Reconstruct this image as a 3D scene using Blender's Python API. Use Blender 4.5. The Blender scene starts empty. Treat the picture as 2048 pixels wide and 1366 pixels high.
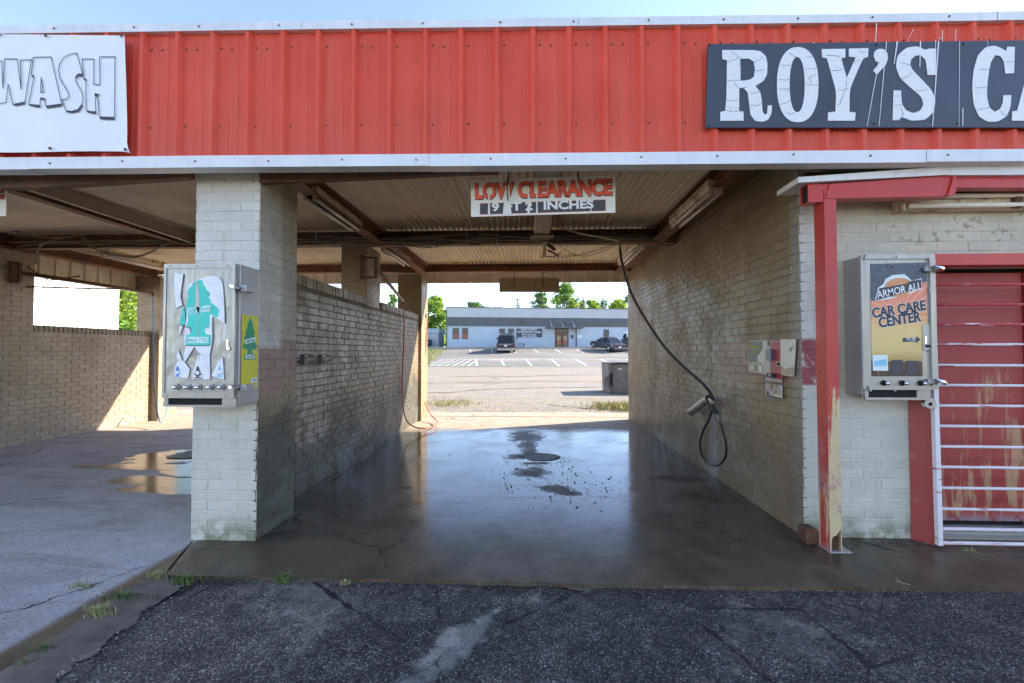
import bpy, bmesh, math, random
from mathutils import Vector, Matrix, noise as mnoise
R = math.radians
random.seed(7)
S = bpy.context.scene
col = S.collection

# ------------------------------------------------------------------ camera
FPX, CAMZ = 890.0, 1.27
YAW, PIT = 2.1878, 1.3507
cam_d = bpy.data.cameras.new('camera'); cam = bpy.data.objects.new('camera', cam_d); col.objects.link(cam)
cam.location = (0, 0, CAMZ); cam.rotation_euler = (R(90 + PIT), 0, R(YAW))
cam_d.sensor_width = 36; cam_d.lens = 36 * FPX / 2048; cam_d.clip_start = 0.05; cam_d.clip_end = 3000
S.camera = cam
# ------------------------------------------------------------------ world, sun, exposure
SUN = Vector((2.25, 1.0, 1.46)).normalized()
EL = math.asin(SUN.z); AZ = math.atan2(SUN.x, SUN.y)
w = bpy.data.worlds.new('World'); S.world = w; w.use_nodes = True
nt = w.node_tree; nt.nodes.clear()
sky = nt.nodes.new('ShaderNodeTexSky'); sky.sky_type = 'NISHITA'; sky.sun_disc = False
sky.sun_elevation = EL; sky.sun_rotation = AZ; sky.altitude = 50; sky.air_density = 0.85; sky.dust_density = 0.1; sky.ozone_density = 1.7
bg = nt.nodes.new('ShaderNodeBackground'); bg.inputs['Strength'].default_value = 0.105
wo = nt.nodes.new('ShaderNodeOutputWorld')
tint = nt.nodes.new('ShaderNodeMix'); tint.data_type = 'RGBA'; tint.blend_type = 'MULTIPLY'; tint.inputs[0].default_value = 1; tint.inputs[7].default_value = (1.07, .965, .95, 1)
nt.links.new(sky.outputs[0], tint.inputs[6]); nt.links.new(tint.outputs[2], bg.inputs[0]); nt.links.new(bg.outputs[0], wo.inputs[0])
sl = bpy.data.lights.new('sun', 'SUN'); sl.energy = 3.2; sl.angle = R(0.53); sl.color = (1, .90, .78)
so = bpy.data.objects.new('sun', sl); col.objects.link(so); so.rotation_euler = SUN.to_track_quat('Z', 'Y').to_euler()
so.location = (20, 10, 15)
S.view_settings.view_transform = 'Standard'; S.view_settings.look = 'None'
S.view_settings.gamma = 1; S.view_settings.use_curve_mapping = False; S.view_settings.exposure = 2.32
S.render.engine = 'CYCLES'
S.cycles.use_denoising = True
S.cycles.max_bounces = 8; S.cycles.diffuse_bounces = 6; S.cycles.glossy_bounces = 4; S.cycles.caustics_reflective = False
S.cycles.use_adaptive_sampling = True; S.cycles.adaptive_threshold = 0.03

# ------------------------------------------------------------------ pixel -> place helper (photo is 2048 wide)
_ps, _th = R(YAW), R(PIT)
_fw = Vector((-math.sin(_ps) * math.cos(_th), math.cos(_ps) * math.cos(_th), math.sin(_th)))
_rt = Vector((math.cos(_ps), math.sin(_ps), 0)); _up = _rt.cross(_fw)
def at(u, v, ax, val, k=0.0):
    d = _fw + _rt * ((u - 1024) / FPX) - _up * ((v - 683) / FPX)
    if ax == 'y' and k: t = val / (d.y - k * d.x)
    else:
        i = 'xyz'.index(ax); t = (val - (0, 0, CAMZ)[i]) / d[i]
    return Vector((0, 0, CAMZ)) + d * t

# ------------------------------------------------------------------ node helpers
class NT:
    def __init__(s, name, rough=.7, metal=0.0, spec=.5):
        s.m = bpy.data.materials.new(name); s.m.use_nodes = True; s.t = s.m.node_tree
        s.p = s.t.nodes['Principled BSDF']
        s.p.inputs['Roughness'].default_value = rough; s.p.inputs['Metallic'].default_value = metal
        s.p.inputs['Specular IOR Level'].default_value = spec
        s._pos = None
    def n(s, typ, **kw):
        x = s.t.nodes.new('ShaderNode' + typ)
        for k, v in kw.items(): setattr(x, k, v)
        return x
    def set(s, inp, v):
        if v is None: return
        if isinstance(v, bpy.types.NodeSocket): s.t.links.new(v, inp)
        else:
            if isinstance(v, tuple) and len(v) == 3 and inp.type == 'RGBA': v = v + (1,)
            inp.default_value = v
    @property
    def pos(s):
        if s._pos is None: s._pos = s.n('NewGeometry').outputs['Position']
        return s._pos
    def xyz(s):
        if not hasattr(s, '_x'):
            q = s.n('SeparateXYZ'); s.set(q.inputs[0], s.pos); s._x = q.outputs
        return s._x
    def mapv(s, scale=(1, 1, 1), loc=(0, 0, 0), vec=None):
        q = s.n('Mapping'); s.set(q.inputs['Vector'], vec or s.pos); q.inputs['Scale'].default_value = scale; q.inputs['Location'].default_value = loc
        return q.outputs[0]
    def noise(s, scale, detail=4, rough=.55, vec=None, dist=0):
        q = s.n('TexNoise'); s.set(q.inputs['Vector'], vec or s.pos); q.inputs['Scale'].default_value = scale
        q.inputs['Detail'].default_value = detail; q.inputs['Roughness'].default_value = rough; q.inputs['Distortion'].default_value = dist
        return q.outputs['Fac']
    def vor(s, scale, feature='F1', vec=None, out='Distance', rnd=1):
        q = s.n('TexVoronoi', feature=feature); s.set(q.inputs['Vector'], vec or s.pos); q.inputs['Scale'].default_value = scale
        q.inputs['Randomness'].default_value = rnd
        return q.outputs[out]
    def math(s, op, a, b=None, c=None, clamp=False):
        q = s.n('Math', operation=op, use_clamp=clamp); s.set(q.inputs[0], a); s.set(q.inputs[1], b)
        if c is not None: s.set(q.inputs[2], c)
        return q.outputs[0]
    def step(s, v, a, b, to0=0.0, to1=1.0):
        q = s.n('MapRange', interpolation_type='SMOOTHSTEP'); s.set(q.inputs[0], v)
        for i, x in enumerate((a, b, to0, to1)): q.inputs[i + 1].default_value = x
        return q.outputs[0]
    def ramp(s, f, pts):
        q = s.n('ValToRGB'); s.set(q.inputs[0], f); e = q.color_ramp.elements
        e[0].position = pts[0][0]; e[0].color = tuple(pts[0][1]) + (1,)
        e[1].position = pts[-1][0]; e[1].color = tuple(pts[-1][1]) + (1,)
        for p, c in pts[1:-1]:
            z = e.new(p); z.color = tuple(c) + (1,)
        return q.outputs[0]
    def mix(s, f, a, b, mode='MIX'):
        q = s.n('Mix', data_type='RGBA', blend_type=mode); s.set(q.inputs[0], f); s.set(q.inputs[6], a); s.set(q.inputs[7], b)
        return q.outputs[2]
    def bump(s, h, strength=.3, dist=.01, prev=None):
        q = s.n('Bump'); s.set(q.inputs['Height'], h); q.inputs['Strength'].default_value = strength; q.inputs['Distance'].default_value = dist
        if prev is not None: s.set(q.inputs['Normal'], prev)
        return q.outputs[0]
    def rnd(s): return s.n('ObjectInfo').outputs['Random']
    def island(s): return s.n('NewGeometry').outputs['Random Per Island']
    def box(s, ax1, a0, a1, ax2, b0, b1, soft=.03, wob=.0):
        """soft rectangular colour mask in world axes"""
        X = s.xyz(); A, B = X[ax1], X[ax2]
        if wob:
            A = s.math('ADD', A, s.math('MULTIPLY', s.math('SUBTRACT', s.noise(7, 3), .5), wob))
            B = s.math('ADD', B, s.math('MULTIPLY', s.math('SUBTRACT', s.noise(9, 3), .5), wob))
        m = s.math('MULTIPLY', s.step(A, a0 - soft, a0 + soft), s.step(A, a1 - soft, a1 + soft, 1.0, 0.0))
        m2 = s.math('MULTIPLY', s.step(B, b0 - soft, b0 + soft), s.step(B, b1 - soft, b1 + soft, 1.0, 0.0))
        return s.math('MULTIPLY', m, m2)
    def done(s, color=None, rough=None, normal=None, metal=None):
        s.set(s.p.inputs['Base Color'], color); s.set(s.p.inputs['Roughness'], rough)
        s.set(s.p.inputs['Normal'], normal); s.set(s.p.inputs['Metallic'], metal)
        return s.m
def plain(name, c, rough=.6, metal=0.0, var=.15, scale=12, bump=0.0):
    t = NT(name, rough, metal)
    n = t.noise(scale, 5)
    a = tuple(x * (1 - var) for x in c); b = tuple(min(1, x * (1 + var)) for x in c)
    nm = t.bump(t.noise(scale * 4, 3), bump, .004) if bump else None
    return t.done(t.ramp(n, [(.3, a), (.7, b)]), None, nm)

# ------------------------------------------------------------------ mesh helpers
class MB:
    def __init__(s): s.v = []; s.f = []; s.mi = []; s.m = 0
    def add(s, vs, fs):
        o = len(s.v); s.v += [tuple(p) for p in vs]; s.f += [tuple(i + o for i in f) for f in fs]; s.mi += [s.m] * len(fs)
        return s
    def box(s, x0, x1, y0, y1, z0, z1):
        return s.add([(x0, y0, z0), (x1, y0, z0), (x1, y1, z0), (x0, y1, z0), (x0, y0, z1), (x1, y0, z1), (x1, y1, z1), (x0, y1, z1)],
                     [(0, 3, 2, 1), (4, 5, 6, 7), (0, 1, 5, 4), (1, 2, 6, 5), (2, 3, 7, 6), (3, 0, 4, 7)])
    def cbox(s, x0, x1, y0, y1, z0, z1, b=.004):
        """box with chamfered edges"""
        bm = bmesh.new(); bmesh.ops.create_cube(bm, size=1)
        for v in bm.verts: v.co = Vector((x0 + (v.co.x + .5) * (x1 - x0), y0 + (v.co.y + .5) * (y1 - y0), z0 + (v.co.z + .5) * (z1 - z0)))
        bmesh.ops.bevel(bm, geom=bm.edges[:], offset=b, segments=1, affect='EDGES')
        bm.verts.index_update(); s.add([v.co[:] for v in bm.verts], [tuple(v.index for v in f.verts) for f in bm.faces]); bm.free(); return s
    def tube(s, pts, r, n=8, cap=True, r2=None):
        pts = [Vector(p) for p in pts]; N = len(pts); rings = []
        t0 = (pts[1] - pts[0]).normalized(); up = Vector((0, 0, 1)) if abs(t0.z) < .9 else Vector((1, 0, 0))
        a = t0.cross(up).normalized()
        for i, p in enumerate(pts):
            t = (pts[min(i + 1, N - 1)] - pts[max(i - 1, 0)])
            t = t.normalized() if t.length > 1e-9 else t0
            a = (a - t * a.dot(t)).normalized(); b = t.cross(a)
            rr = r if r2 is None else r + (r2 - r) * i / (N - 1)
            rings.append([p + (a * math.cos(2 * math.pi * k / n) + b * math.sin(2 * math.pi * k / n)) * rr for k in range(n)])
        vs = [q for g in rings for q in g]; fs = []
        for i in range(N - 1):
            for k in range(n): fs.append((i * n + k, i * n + (k + 1) % n, (i + 1) * n + (k + 1) % n, (i + 1) * n + k))
        if cap: fs.append(tuple(range(n))[::-1]); fs.append(tuple((N - 1) * n + k for k in range(n)))
        return s.add(vs, fs)
    def cyl(s, a, b, r, n=16, r2=None): return s.tube([a, b], r, n, True, r2)
    def prism(s, poly, off):
        """poly: 3d points of a planar convex outline, extruded by off"""
        n = len(poly); poly = [Vector(p) for p in poly]; q = [p + Vector(off) for p in poly]
        return s.add(poly + q, [tuple(range(n))[::-1], tuple(range(n, 2 * n))] + [(i, (i + 1) % n, n + (i + 1) % n, n + i) for i in range(n)])
    def beam(s, a, b, w, h, up=(0, 0, 1)):
        a, b = Vector(a), Vector(b); t = (b - a).normalized(); r = t.cross(Vector(up)).normalized(); u = r.cross(t)
        c = [r * x * w / 2 + u * z * h / 2 for x, z in ((-1, -1), (1, -1), (1, 1), (-1, 1))]
        return s.prism([a + k for k in c], b - a)
    def build(s, name, mat, parent=None, smooth=False, kind=None):
        me = bpy.data.meshes.new(name); o0 = origin(parent)
        me.from_pydata([(x - o0.x, y - o0.y, z - o0.z) for x, y, z in s.v], [], s.f)
        for m in (mat if isinstance(mat, (list, tuple)) else [mat]): me.materials.append(m)
        if max(s.mi, default=0): me.polygons.foreach_set('material_index', s.mi)
        bm = bmesh.new(); bm.from_mesh(me); bmesh.ops.recalc_face_normals(bm, faces=bm.faces[:]); bm.to_mesh(me); bm.free()
        if smooth: me.polygons.foreach_set('use_smooth', [True] * len(me.polygons)); me.update()
        o = bpy.data.objects.new(name, me); col.objects.link(o)
        if parent: o.parent = parent
        if kind: o['kind'] = kind
        return o
def origin(o):
    v = Vector((0, 0, 0))
    while o is not None: v += o.location; o = o.parent
    return v
def tag(o, label, cat, group=None):
    o['label'] = label; o['category'] = cat
    if not o.get('kind'): o['kind'] = 'thing'
    if group: o['group'] = group
    return o
def thing(name, label, cat, loc, group=None):
    o = bpy.data.objects.new(name, None); o.empty_display_size = .1; col.objects.link(o); o.location = loc
    return tag(o, label, cat, group)
def spl(pts, n=8):
    """Catmull-Rom through points"""
    p = [Vector(q) for q in pts]; p = [p[0] * 2 - p[1]] + p + [p[-1] * 2 - p[-2]]; out = []
    for i in range(1, len(p) - 2):
        for k in range(n):
            t = k / n; a, b, c, d = p[i - 1:i + 3]
            out.append(.5 * ((2 * b) + (c - a) * t + (2 * a - 5 * b + 4 * c - d) * t * t + (3 * b - a - 3 * c + d) * t ** 3))
    out.append(p[-2]); return out
def flat(name, loops, to3, mat, parent, thick=.001):
    """filled flat print with holes: loops of 2D points mapped through to3 (u,v -> point)"""
    cu = bpy.data.curves.new(name, 'CURVE'); cu.dimensions = '2D'; cu.fill_mode = 'BOTH'
    pts3 = [[to3(*q) for q in lp] for lp in loops]
    # local frame
    o = pts3[0][0]
    ex = getattr(to3, 'ex', Vector((1, 0, 0))); ez = getattr(to3, 'ez', Vector((0, 0, 1)))
    for lp in pts3:
        sp = cu.splines.new('POLY'); sp.points.add(len(lp) - 1); sp.use_cyclic_u = True
        for i, q in enumerate(lp): sp.points[i].co = ((q - o).dot(ex), (q - o).dot(ez), 0, 1)
    cu.extrude = thick / 2
    tmp = bpy.data.objects.new('tmp', cu); col.objects.link(tmp)
    me = bpy.data.meshes.new_from_object(tmp.evaluated_get(bpy.context.evaluated_depsgraph_get())); me.name = name
    bpy.data.objects.remove(tmp)
    ny = ex.cross(ez)
    me.transform(Matrix(((ex.x, ez.x, ny.x, 0), (ex.y, ez.y, ny.y, 0), (ex.z, ez.z, ny.z, 0), (0, 0, 0, 1)))); me.materials.clear(); me.materials.append(mat)
    ob = bpy.data.objects.new(name, me); col.objects.link(ob)
    ob.location = o - origin(parent); ob.parent = parent
    return ob
def text(name, s, loc, size, mat, parent, rz=0.0, tilt=0.0, off=0.0, sx=1.0, shear=0.0, align='CENTER', thick=.001, sp=1.0):
    cu = bpy.data.curves.new(name, 'FONT'); cu.body = s; cu.size = size; cu.align_x = align; cu.align_y = 'CENTER'
    cu.offset = off; cu.shear = shear; cu.extrude = thick / 2; cu.space_character = sp
    tmp = bpy.data.objects.new('tmp', cu); col.objects.link(tmp)
    me = bpy.data.meshes.new_from_object(tmp.evaluated_get(bpy.context.evaluated_depsgraph_get())); me.name = name
    bpy.data.objects.remove(tmp)
    me.transform(Matrix.Rotation(rz, 4, 'Z') @ Matrix.Rotation(R(90), 4, 'X') @ Matrix.Rotation(tilt, 4, 'Z') @ Matrix.Diagonal((sx, 1, 1, 1)))
    me.materials.clear(); me.materials.append(mat)
    ob = bpy.data.objects.new(name, me); col.objects.link(ob)
    ob.location = Vector(loc) - origin(parent); ob.parent = parent
    return ob

# ------------------------------------------------------------------ materials
def mat_brick(name, mode):
    t = NT(name, .62)
    X = t.xyz(); big = t.noise(1.7, 5, .6); fine = t.noise(40, 5, .65); mid = t.noise(9, 5, .6)
    taupe = t.ramp(big, [(.3, (.245, .172, .09)), (.7, (.345, .25, .138))])
    white = t.ramp(big, [(.3, (.60, .575, .52)), (.7, (.72, .695, .635))])
    if mode == 'front':        # street side faces, repainted pale
        c = t.mix(t.math('MULTIPLY', t.step(X[2], 1.3, .4), .6), white, (.58, .55, .44))
        c = t.mix(t.math('MULTIPLY', t.box(0, 1.5, 2.15, 2, 1.04, 1.36, .012), t.step(mid, .36, .50)), c, (.34, .08, .09))
        c = t.mix(t.math('MULTIPLY', t.box(0, 2.02, 9, 2, 1.0, 9, .05), .75), c, t.ramp(big, [(.3, (.46, .405, .29)), (.7, (.58, .52, .39))]))  # canopy shade painted into the wall colour right of the post
        st = t.math('MULTIPLY', t.box(0, 2.5, 4, 2, 2.02, 2.24, .03, .1), t.step(t.noise(18, 6, .7), .54, .64))
        c = t.mix(t.math('MULTIPLY', st, .6), c, (.13, .09, .05))
        c = t.mix(t.math('MULTIPLY', t.step(X[2], .22, .02), t.step(mid, .35, .6)), c, (.25, .25, .16))
        c = t.mix(t.math('MULTIPLY', t.step(t.noise(26, 4, .7), .72, .78), .5), c, (.22, .17, .13))
        c = t.mix(t.math('MULTIPLY', t.step(t.noise(1, 5, .6, t.mapv((10, 10, 1.2))), .52, .68), .25), c, (.42, .38, .27))
        ro = .6
    else:
        c = taupe
        if mode == 'right':
            # lighter repainted cloud, pink band, olive fresh patch near the mouth of the bay
            cloud = t.math('MULTIPLY', t.box(1, 3.9, 5.2, 2, .55, 1.62, .22, .5), .8)
            c = t.mix(t.math('MULTIPLY', cloud, t.step(mid, .3, .65)), c, (.45, .405, .335))
            pk = t.math('MULTIPLY', t.box(1, 3.1, 4.5, 2, 1.04, 1.36, .025), t.step(mid, .28, .6))
            c = t.mix(t.math('MULTIPLY', pk, .5), c, (.36, .16, .15))
            c = t.mix(t.box(1, 3.15, 3.92, 2, 1.37, 3, .03), c, t.ramp(big, [(.3, (.22, .16, .082)), (.7, (.275, .205, .112))]))
            c = t.mix(t.math('MULTIPLY', t.box(1, 3.05, 3.26, 2, 0, 3, .03), .5), c, (.34, .33, .30))
            low = t.math('MULTIPLY', t.step(t.math('ADD', X[2], t.math('MULTIPLY', big, .5)), 1.35, .75), .6)
            c = t.mix(low, c, (.15, .118, .082))
            # rundown under the brush holder
            c = t.mix(t.math('MULTIPLY', t.box(1, 4.55, 4.75, 2, 0, .62, .05, .15), .5), c, (.36, .38, .42))
        elif mode == 'left':
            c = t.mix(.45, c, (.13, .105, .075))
            patch = t.math('MAXIMUM', t.box(1, 3.6, 5.0, 2, .95, 1.75, .12, .7), t.math('MAXIMUM', t.box(1, 3.5, 4.5, 2, .42, 1.2, .12, .6), t.math('MULTIPLY', t.box(1, 5.2, 6.6, 2, .9, 1.5, .15, .6), .5)))
            c = t.mix(t.math('MULTIPLY', patch, t.step(mid, .38, .66)), c, (.44, .40, .36))
            pk = t.math('MULTIPLY', t.box(1, 2.7, 3.75, 2, .98, 1.34, .03, .05), t.step(mid, .25, .6))
            c = t.mix(t.math('MULTIPLY', pk, .42), c, (.36, .17, .17))
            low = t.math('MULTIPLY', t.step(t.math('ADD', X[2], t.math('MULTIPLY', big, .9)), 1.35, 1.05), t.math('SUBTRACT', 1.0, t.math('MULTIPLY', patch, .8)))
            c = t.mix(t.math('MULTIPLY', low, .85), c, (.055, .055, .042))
            c = t.mix(t.math('MULTIPLY', t.step(X[2], .75, .3), t.math('MULTIPLY', t.step(t.noise(3, 4), .5, .62), .35)), c, (.16, .2, .15))
            c = t.mix(t.math('MULTIPLY', t.box(1, 2.9, 3.22, 2, 1.3, 3, .04), .8), c, (.56, .55, .5))
            c = t.mix(t.math('MULTIPLY', t.box(1, 2.5, 3.47, 2, 1.36, 3, .02), .55), c, (.45, .42, .35))
        elif mode == 'far':
            c = t.ramp(big, [(.3, (.26, .19, .10)), (.7, (.36, .27, .15))])
        elif mode == 'side':
            c = t.ramp(big, [(.3, (.28, .21, .14)), (.7, (.37, .29, .20))])
            c = t.mix(t.math('MULTIPLY', t.step(X[2], .5, .0), .4), c, (.34, .30, .24))
        c = t.mix(t.math('MULTIPLY', t.step(t.noise(5, 4), .55, .8), .12 if mode == 'front' else .35), c, (.16, .13, .09))
        ro = t.step(t.noise(4, 4), .3, .7, .38, .62)
    j = t.ramp(t.island(), [(0, (.86, .86, .86)), (1, (1.08, 1.07, 1.05))])
    c = t.mix(.8, c, j, 'MULTIPLY')
    o = t.ramp(t.rnd(), [(0, (.92, .92, .92)), (1, (1.05, 1.05, 1.05))])
    c = t.mix(.8, c, o, 'MULTIPLY')
    c = t.mix(.16 if mode == 'front' else .42, c, t.ramp(fine, [(.32, (.5, .5, .5)), (.68, (1.25, 1.25, 1.25))]), 'MULTIPLY')
    nb = t.bump(fine, .15 if mode == 'front' else .5, .006); nb = t.bump(mid, .35, .010, nb)
    return t.done(c, ro, nb)
M = {}
for k in ('front', 'right', 'left', 'far', 'side'): M['brick_' + k] = mat_brick('painted_brick_' + k, k)
def mat_mortar():
    t = NT('mortar', .85); n = t.noise(14, 5)
    return t.done(t.ramp(n, [(.3, (.11, .092, .066)), (.7, (.17, .15, .115))]), None, t.bump(n, .4, .006))
M['mortar'] = mat_mortar()
def mat_mortar_pale():
    t = NT('painted_mortar', .8); n = t.noise(14, 5)
    return t.done(t.ramp(n, [(.3, (.46, .46, .44)), (.7, (.6, .6, .58))]), None, t.bump(n, .4, .006))
M['mortar_pale'] = mat_mortar_pale()
def mat_red():
    t = NT('faded_red_metal', .42)
    n = t.noise(2.2, 5, .6); v = t.noise(1, 6, .7, t.mapv((14, 14, .8)))
    c = t.ramp(n, [(.3, (.66, .072, .038)), (.7, (.77, .105, .058))])
    c = t.mix(t.math('MULTIPLY', t.step(v, .50, .78), .30), c, (.80, .24, .16))
    c = t.mix(t.math('MULTIPLY', t.step(t.xyz()[2], 2.95, 2.5), .35), c, (.66, .11, .075))
    c = t.mix(t.math('MULTIPLY', t.step(t.noise(30, 4, .7), .66, .72), .6), c, (.3, .12, .09))
    dr = t.noise(1, 6, .7, t.mapv((45, 45, 1.6))); c = t.mix(t.math('MULTIPLY', t.step(dr, .60, .70), t.step(t.noise(1.1, 3), .42, .6, 0, .7)), c, (.36, .09, .06))
    t.p.inputs['Specular IOR Level'].default_value = .3
    return t.done(c, t.step(n, .3, .7, .45, .62), t.bump(t.noise(1.6, 3), .5, .05))
M['red'] = mat_red()
def mat_trim():
    t = NT('white_trim', .4); n = t.noise(3, 5); v = t.noise(1, 5, .6, t.mapv((20, 20, 2)))
    c = t.ramp(n, [(.3, (.68, .68, .69)), (.7, (.80, .80, .80))])
    c = t.mix(t.math('MULTIPLY', t.step(v, .5, .75), .3), c, (.5, .5, .48))
    return t.done(c)
M['trim'] = mat_trim()
def mat_galv(name, a, b, dirt=(.10, .075, .05), d=.5, metal=.0, rough=.55):
    t = NT(name, rough, metal); n = t.noise(1.3, 6, .65); v = t.noise(1, 5, .6, t.mapv((9, .7, 9)))
    c = t.ramp(v, [(.3, a), (.7, b)])
    c = t.mix(t.math('MULTIPLY', t.step(n, .48, .68), d), c, dirt)
    return t.done(c, None, t.bump(t.noise(60, 3), .1, .003))
M['deck'] = mat_galv('weathered_roof_sheet', (.68, .55, .38), (.78, .66, .48), (.36, .27, .17), .4)
M['backfascia'] = mat_galv('ribbed_back_fascia', (.60, .53, .40), (.72, .64, .50), (.3, .24, .16), .45)
def mat_rust(name, base, rust=(.16, .065, .025), amt=.5, rough=.7):
    t = NT(name, rough); n = t.noise(5, 6, .7); f = t.noise(40, 4)
    c = t.mix(t.step(n, amt - .08, amt + .08), base, t.ramp(f, [(.3, tuple(x * .6 for x in rust)), (.7, tuple(x * 1.5 for x in rust))]))
    return t.done(c, None, t.bump(f, .3, .004))
M['beam'] = mat_rust('rusty_steel_beam', (.12, .065, .04), (.22, .085, .03), .48)
M['beam_tan'] = mat_rust('tan_steel_beam', (.42, .35, .26), (.2, .11, .05), .66)
M['fixture'] = mat_rust('rusty_cream_enamel', (.66, .55, .38), (.24, .12, .05), .56, .5)
M['tube'] = plain('dusty_glass_tube', (.82, .76, .64), .25, 0, .08)
M['cable_dark'] = plain('black_rubber', (.02, .02, .022), .45)
M['cable_tan'] = plain('tan_cable', (.3, .24, .16), .6)
M['hose_red'] = plain('red_hose', (.5, .09, .05), .45)
M['hose_blue'] = plain('blue_hose', (.16, .27, .42), .45)
M['chrome'] = NT('chrome', .15, 1.0).done((.7, .7, .72))
M['steel'] = None
def mat_steel(name, c1, c2, rough=.32):
    t = NT(name, rough, .45); v = t.noise(1, 4, .5, t.mapv((60, 60, 3))); n = t.noise(3, 4)
    return t.done(t.mix(t.math('MULTIPLY', n, .5), c1, c2), t.step(v, .3, .7, rough - .08, rough + .12))
M['steel'] = mat_steel('brushed_steel', (.40, .385, .355), (.34, .30, .23), .36)
M['steel_side'] = mat_steel('grey_steel_side', (.42, .41, .40), (.34, .33, .32), .45)
M['black'] = plain('black_plastic', (.015, .015, .017), .5)
M['dark'] = plain('dark_recess', (.01, .01, .01), .9)
M['white'] = plain('white_vinyl', (.82, .82, .84), .5, 0, .04, 3)
M['paper'] = plain('worn_white_paper', (.84, .84, .85), .6, 0, .08, 20)
M['teal'] = plain('teal_print', (.05, .62, .50), .5, 0, .05)
M['green_print'] = plain('green_print', (.01, .26, .13), .5, 0, .05)
M['yellow_print'] = plain('yellow_print', (.62, .56, .03), .5, 0, .06)
M['pale_print'] = plain('pale_print', (.72, .8, .78), .5, 0, .05)
M['teal_pale'] = plain('pale_teal_print', (.42, .78, .72), .5, 0, .05)
M['blue_print'] = plain('blue_print', (.03, .2, .6), .5, 0, .05)
M['lblue_print'] = plain('light_blue_print', (.25, .55, .75), .5, 0, .05)
M['grey_print'] = plain('charcoal_print', (.05, .05, .06), .5, 0, .05)
M['navy'] = plain('dark_slate_board', (.045, .055, .075), .45, 0, .25, 2)
M['ink'] = plain('navy_ink', (.02, .022, .05), .5)
def mat_letter():
    t = NT('white_letter_paint', .5); n = t.noise(70, 5, .75); m = t.noise(9, 5, .7)
    h = t.noise(1, 5, .7, t.mapv((5, 5, 42)), 1.2)
    c = t.mix(t.step(n, .52, .7), (.80, .80, .78), (.60, .63, .64))
    c = t.mix(t.math('MULTIPLY', t.step(h, .64, .67), .5), c, (.30, .38, .42))
    return t.done(t.mix(t.math('MULTIPLY', t.step(m, .66, .70), t.step(n, .45, .6)), c, (.10, .12, .15)))
M['letter'] = mat_letter()
def mat_redpost():
    t = NT('worn_red_paint', .42)
    v = t.noise(1, 5, .6, t.mapv((16, 16, 1.1))); n = t.noise(7, 6, .7); f = t.noise(50, 3)
    z = t.xyz()[2]
    c = t.mix(t.noise(2, 3), (.42, .03, .025), (.52, .06, .04))
    k = t.math('ADD', t.math('ADD', v, t.math('MULTIPLY', t.math('SUBTRACT', t.noise(60, 5, .7, t.mapv((1, 1, .25))), .5), .25)), t.step(z, 1.6, .6, -.10, .16))
    nx = t.n('SeparateXYZ'); t.set(nx.inputs[0], t.n('NewGeometry').outputs['Normal'])
    k = t.math('SUBTRACT', k, t.math('MULTIPLY', t.step(nx.outputs[0], -.4, -.8), .16))
    c = t.mix(t.step(k, .54, .60), c, (.60, .47, .26))
    c = t.mix(t.math('MULTIPLY', t.step(z, 1.0, .2), t.step(n, .42, .6)), c, (.42, .2, .22))
    c = t.mix(t.math('MULTIPLY', t.step(z, 1.0, .0, .15, 1.0), t.step(n, .60, .68)), c, (.10, .045, .02))
    return t.done(c, t.step(f, .3, .7, .3, .55), t.bump(n, .2, .004))
M['redpost'] = mat_redpost()
M['jamb'] = mat_rust('faded_red_jamb', (.36, .055, .045), (.42, .27, .13), .66, .5)
M['redbeam'] = mat_rust('glossy_red_beam', (.52, .032, .018), (.16, .03, .02), .68, .35)
def mat_door():
    t = NT('worn_red_plywood', .5)
    v = t.noise(1, 5, .65, t.mapv((7, 7, 1.3)), .6); n = t.noise(60, 3, .6, t.mapv((1, 1, .06)))
    z = t.xyz()[2]
    c = t.mix(t.noise(2.5, 3), (.30, .022, .022), (.40, .055, .045))
    k = t.math('ADD', t.math('ADD', v, t.step(z, 1.6, .9, -.10, .03)), t.math('MULTIPLY', t.math('SUBTRACT', n, .5), .30))
    c = t.mix(t.math('MULTIPLY', t.step(k, .56, .68), .75), c, (.50, .34, .17))
    c = t.mix(t.math('MULTIPLY', t.step(z, .16, .08), t.step(t.noise(14, 4), .4, .55)), c, (.4, .3, .32))
    return t.done(c, None, t.bump(n, .2, .003))
M['door'] = mat_door()
def mat_leaf_early(name, a, b):
    t = NT(name, .7); return t.done(t.ramp(t.island(), [(0, a), (1, b)]))
def mat_bar():
    t = NT('chipped_white_over_red', .45); v = t.noise(1, 5, .65, t.mapv((5, 5, 40))); z = t.xyz()[2]
    k = t.math('ADD', v, t.step(z, 1.7, 1.0, -.16, .10))
    return t.done(t.mix(t.step(k, .42, .52), (.48, .05, .06), (.74, .68, .70)))
M['bar'] = mat_bar()
MUD = [(-.05, 6.75, .26, .55), (-.02, 6.15, .15, .35), (-.02, 5.75, .12, .25), (-.12, 5.42, .16, .14), (.1, 5.12, .2, .07), (.02, 4.72, .20, .20), (.24, 4.18, .15, .13), (.36, 4.05, .12, .07), (-1.15, 4.15, .06, .05), (1.5, 4.55, .25, .12), (1.5, 4.0, .22, .2)]
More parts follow.
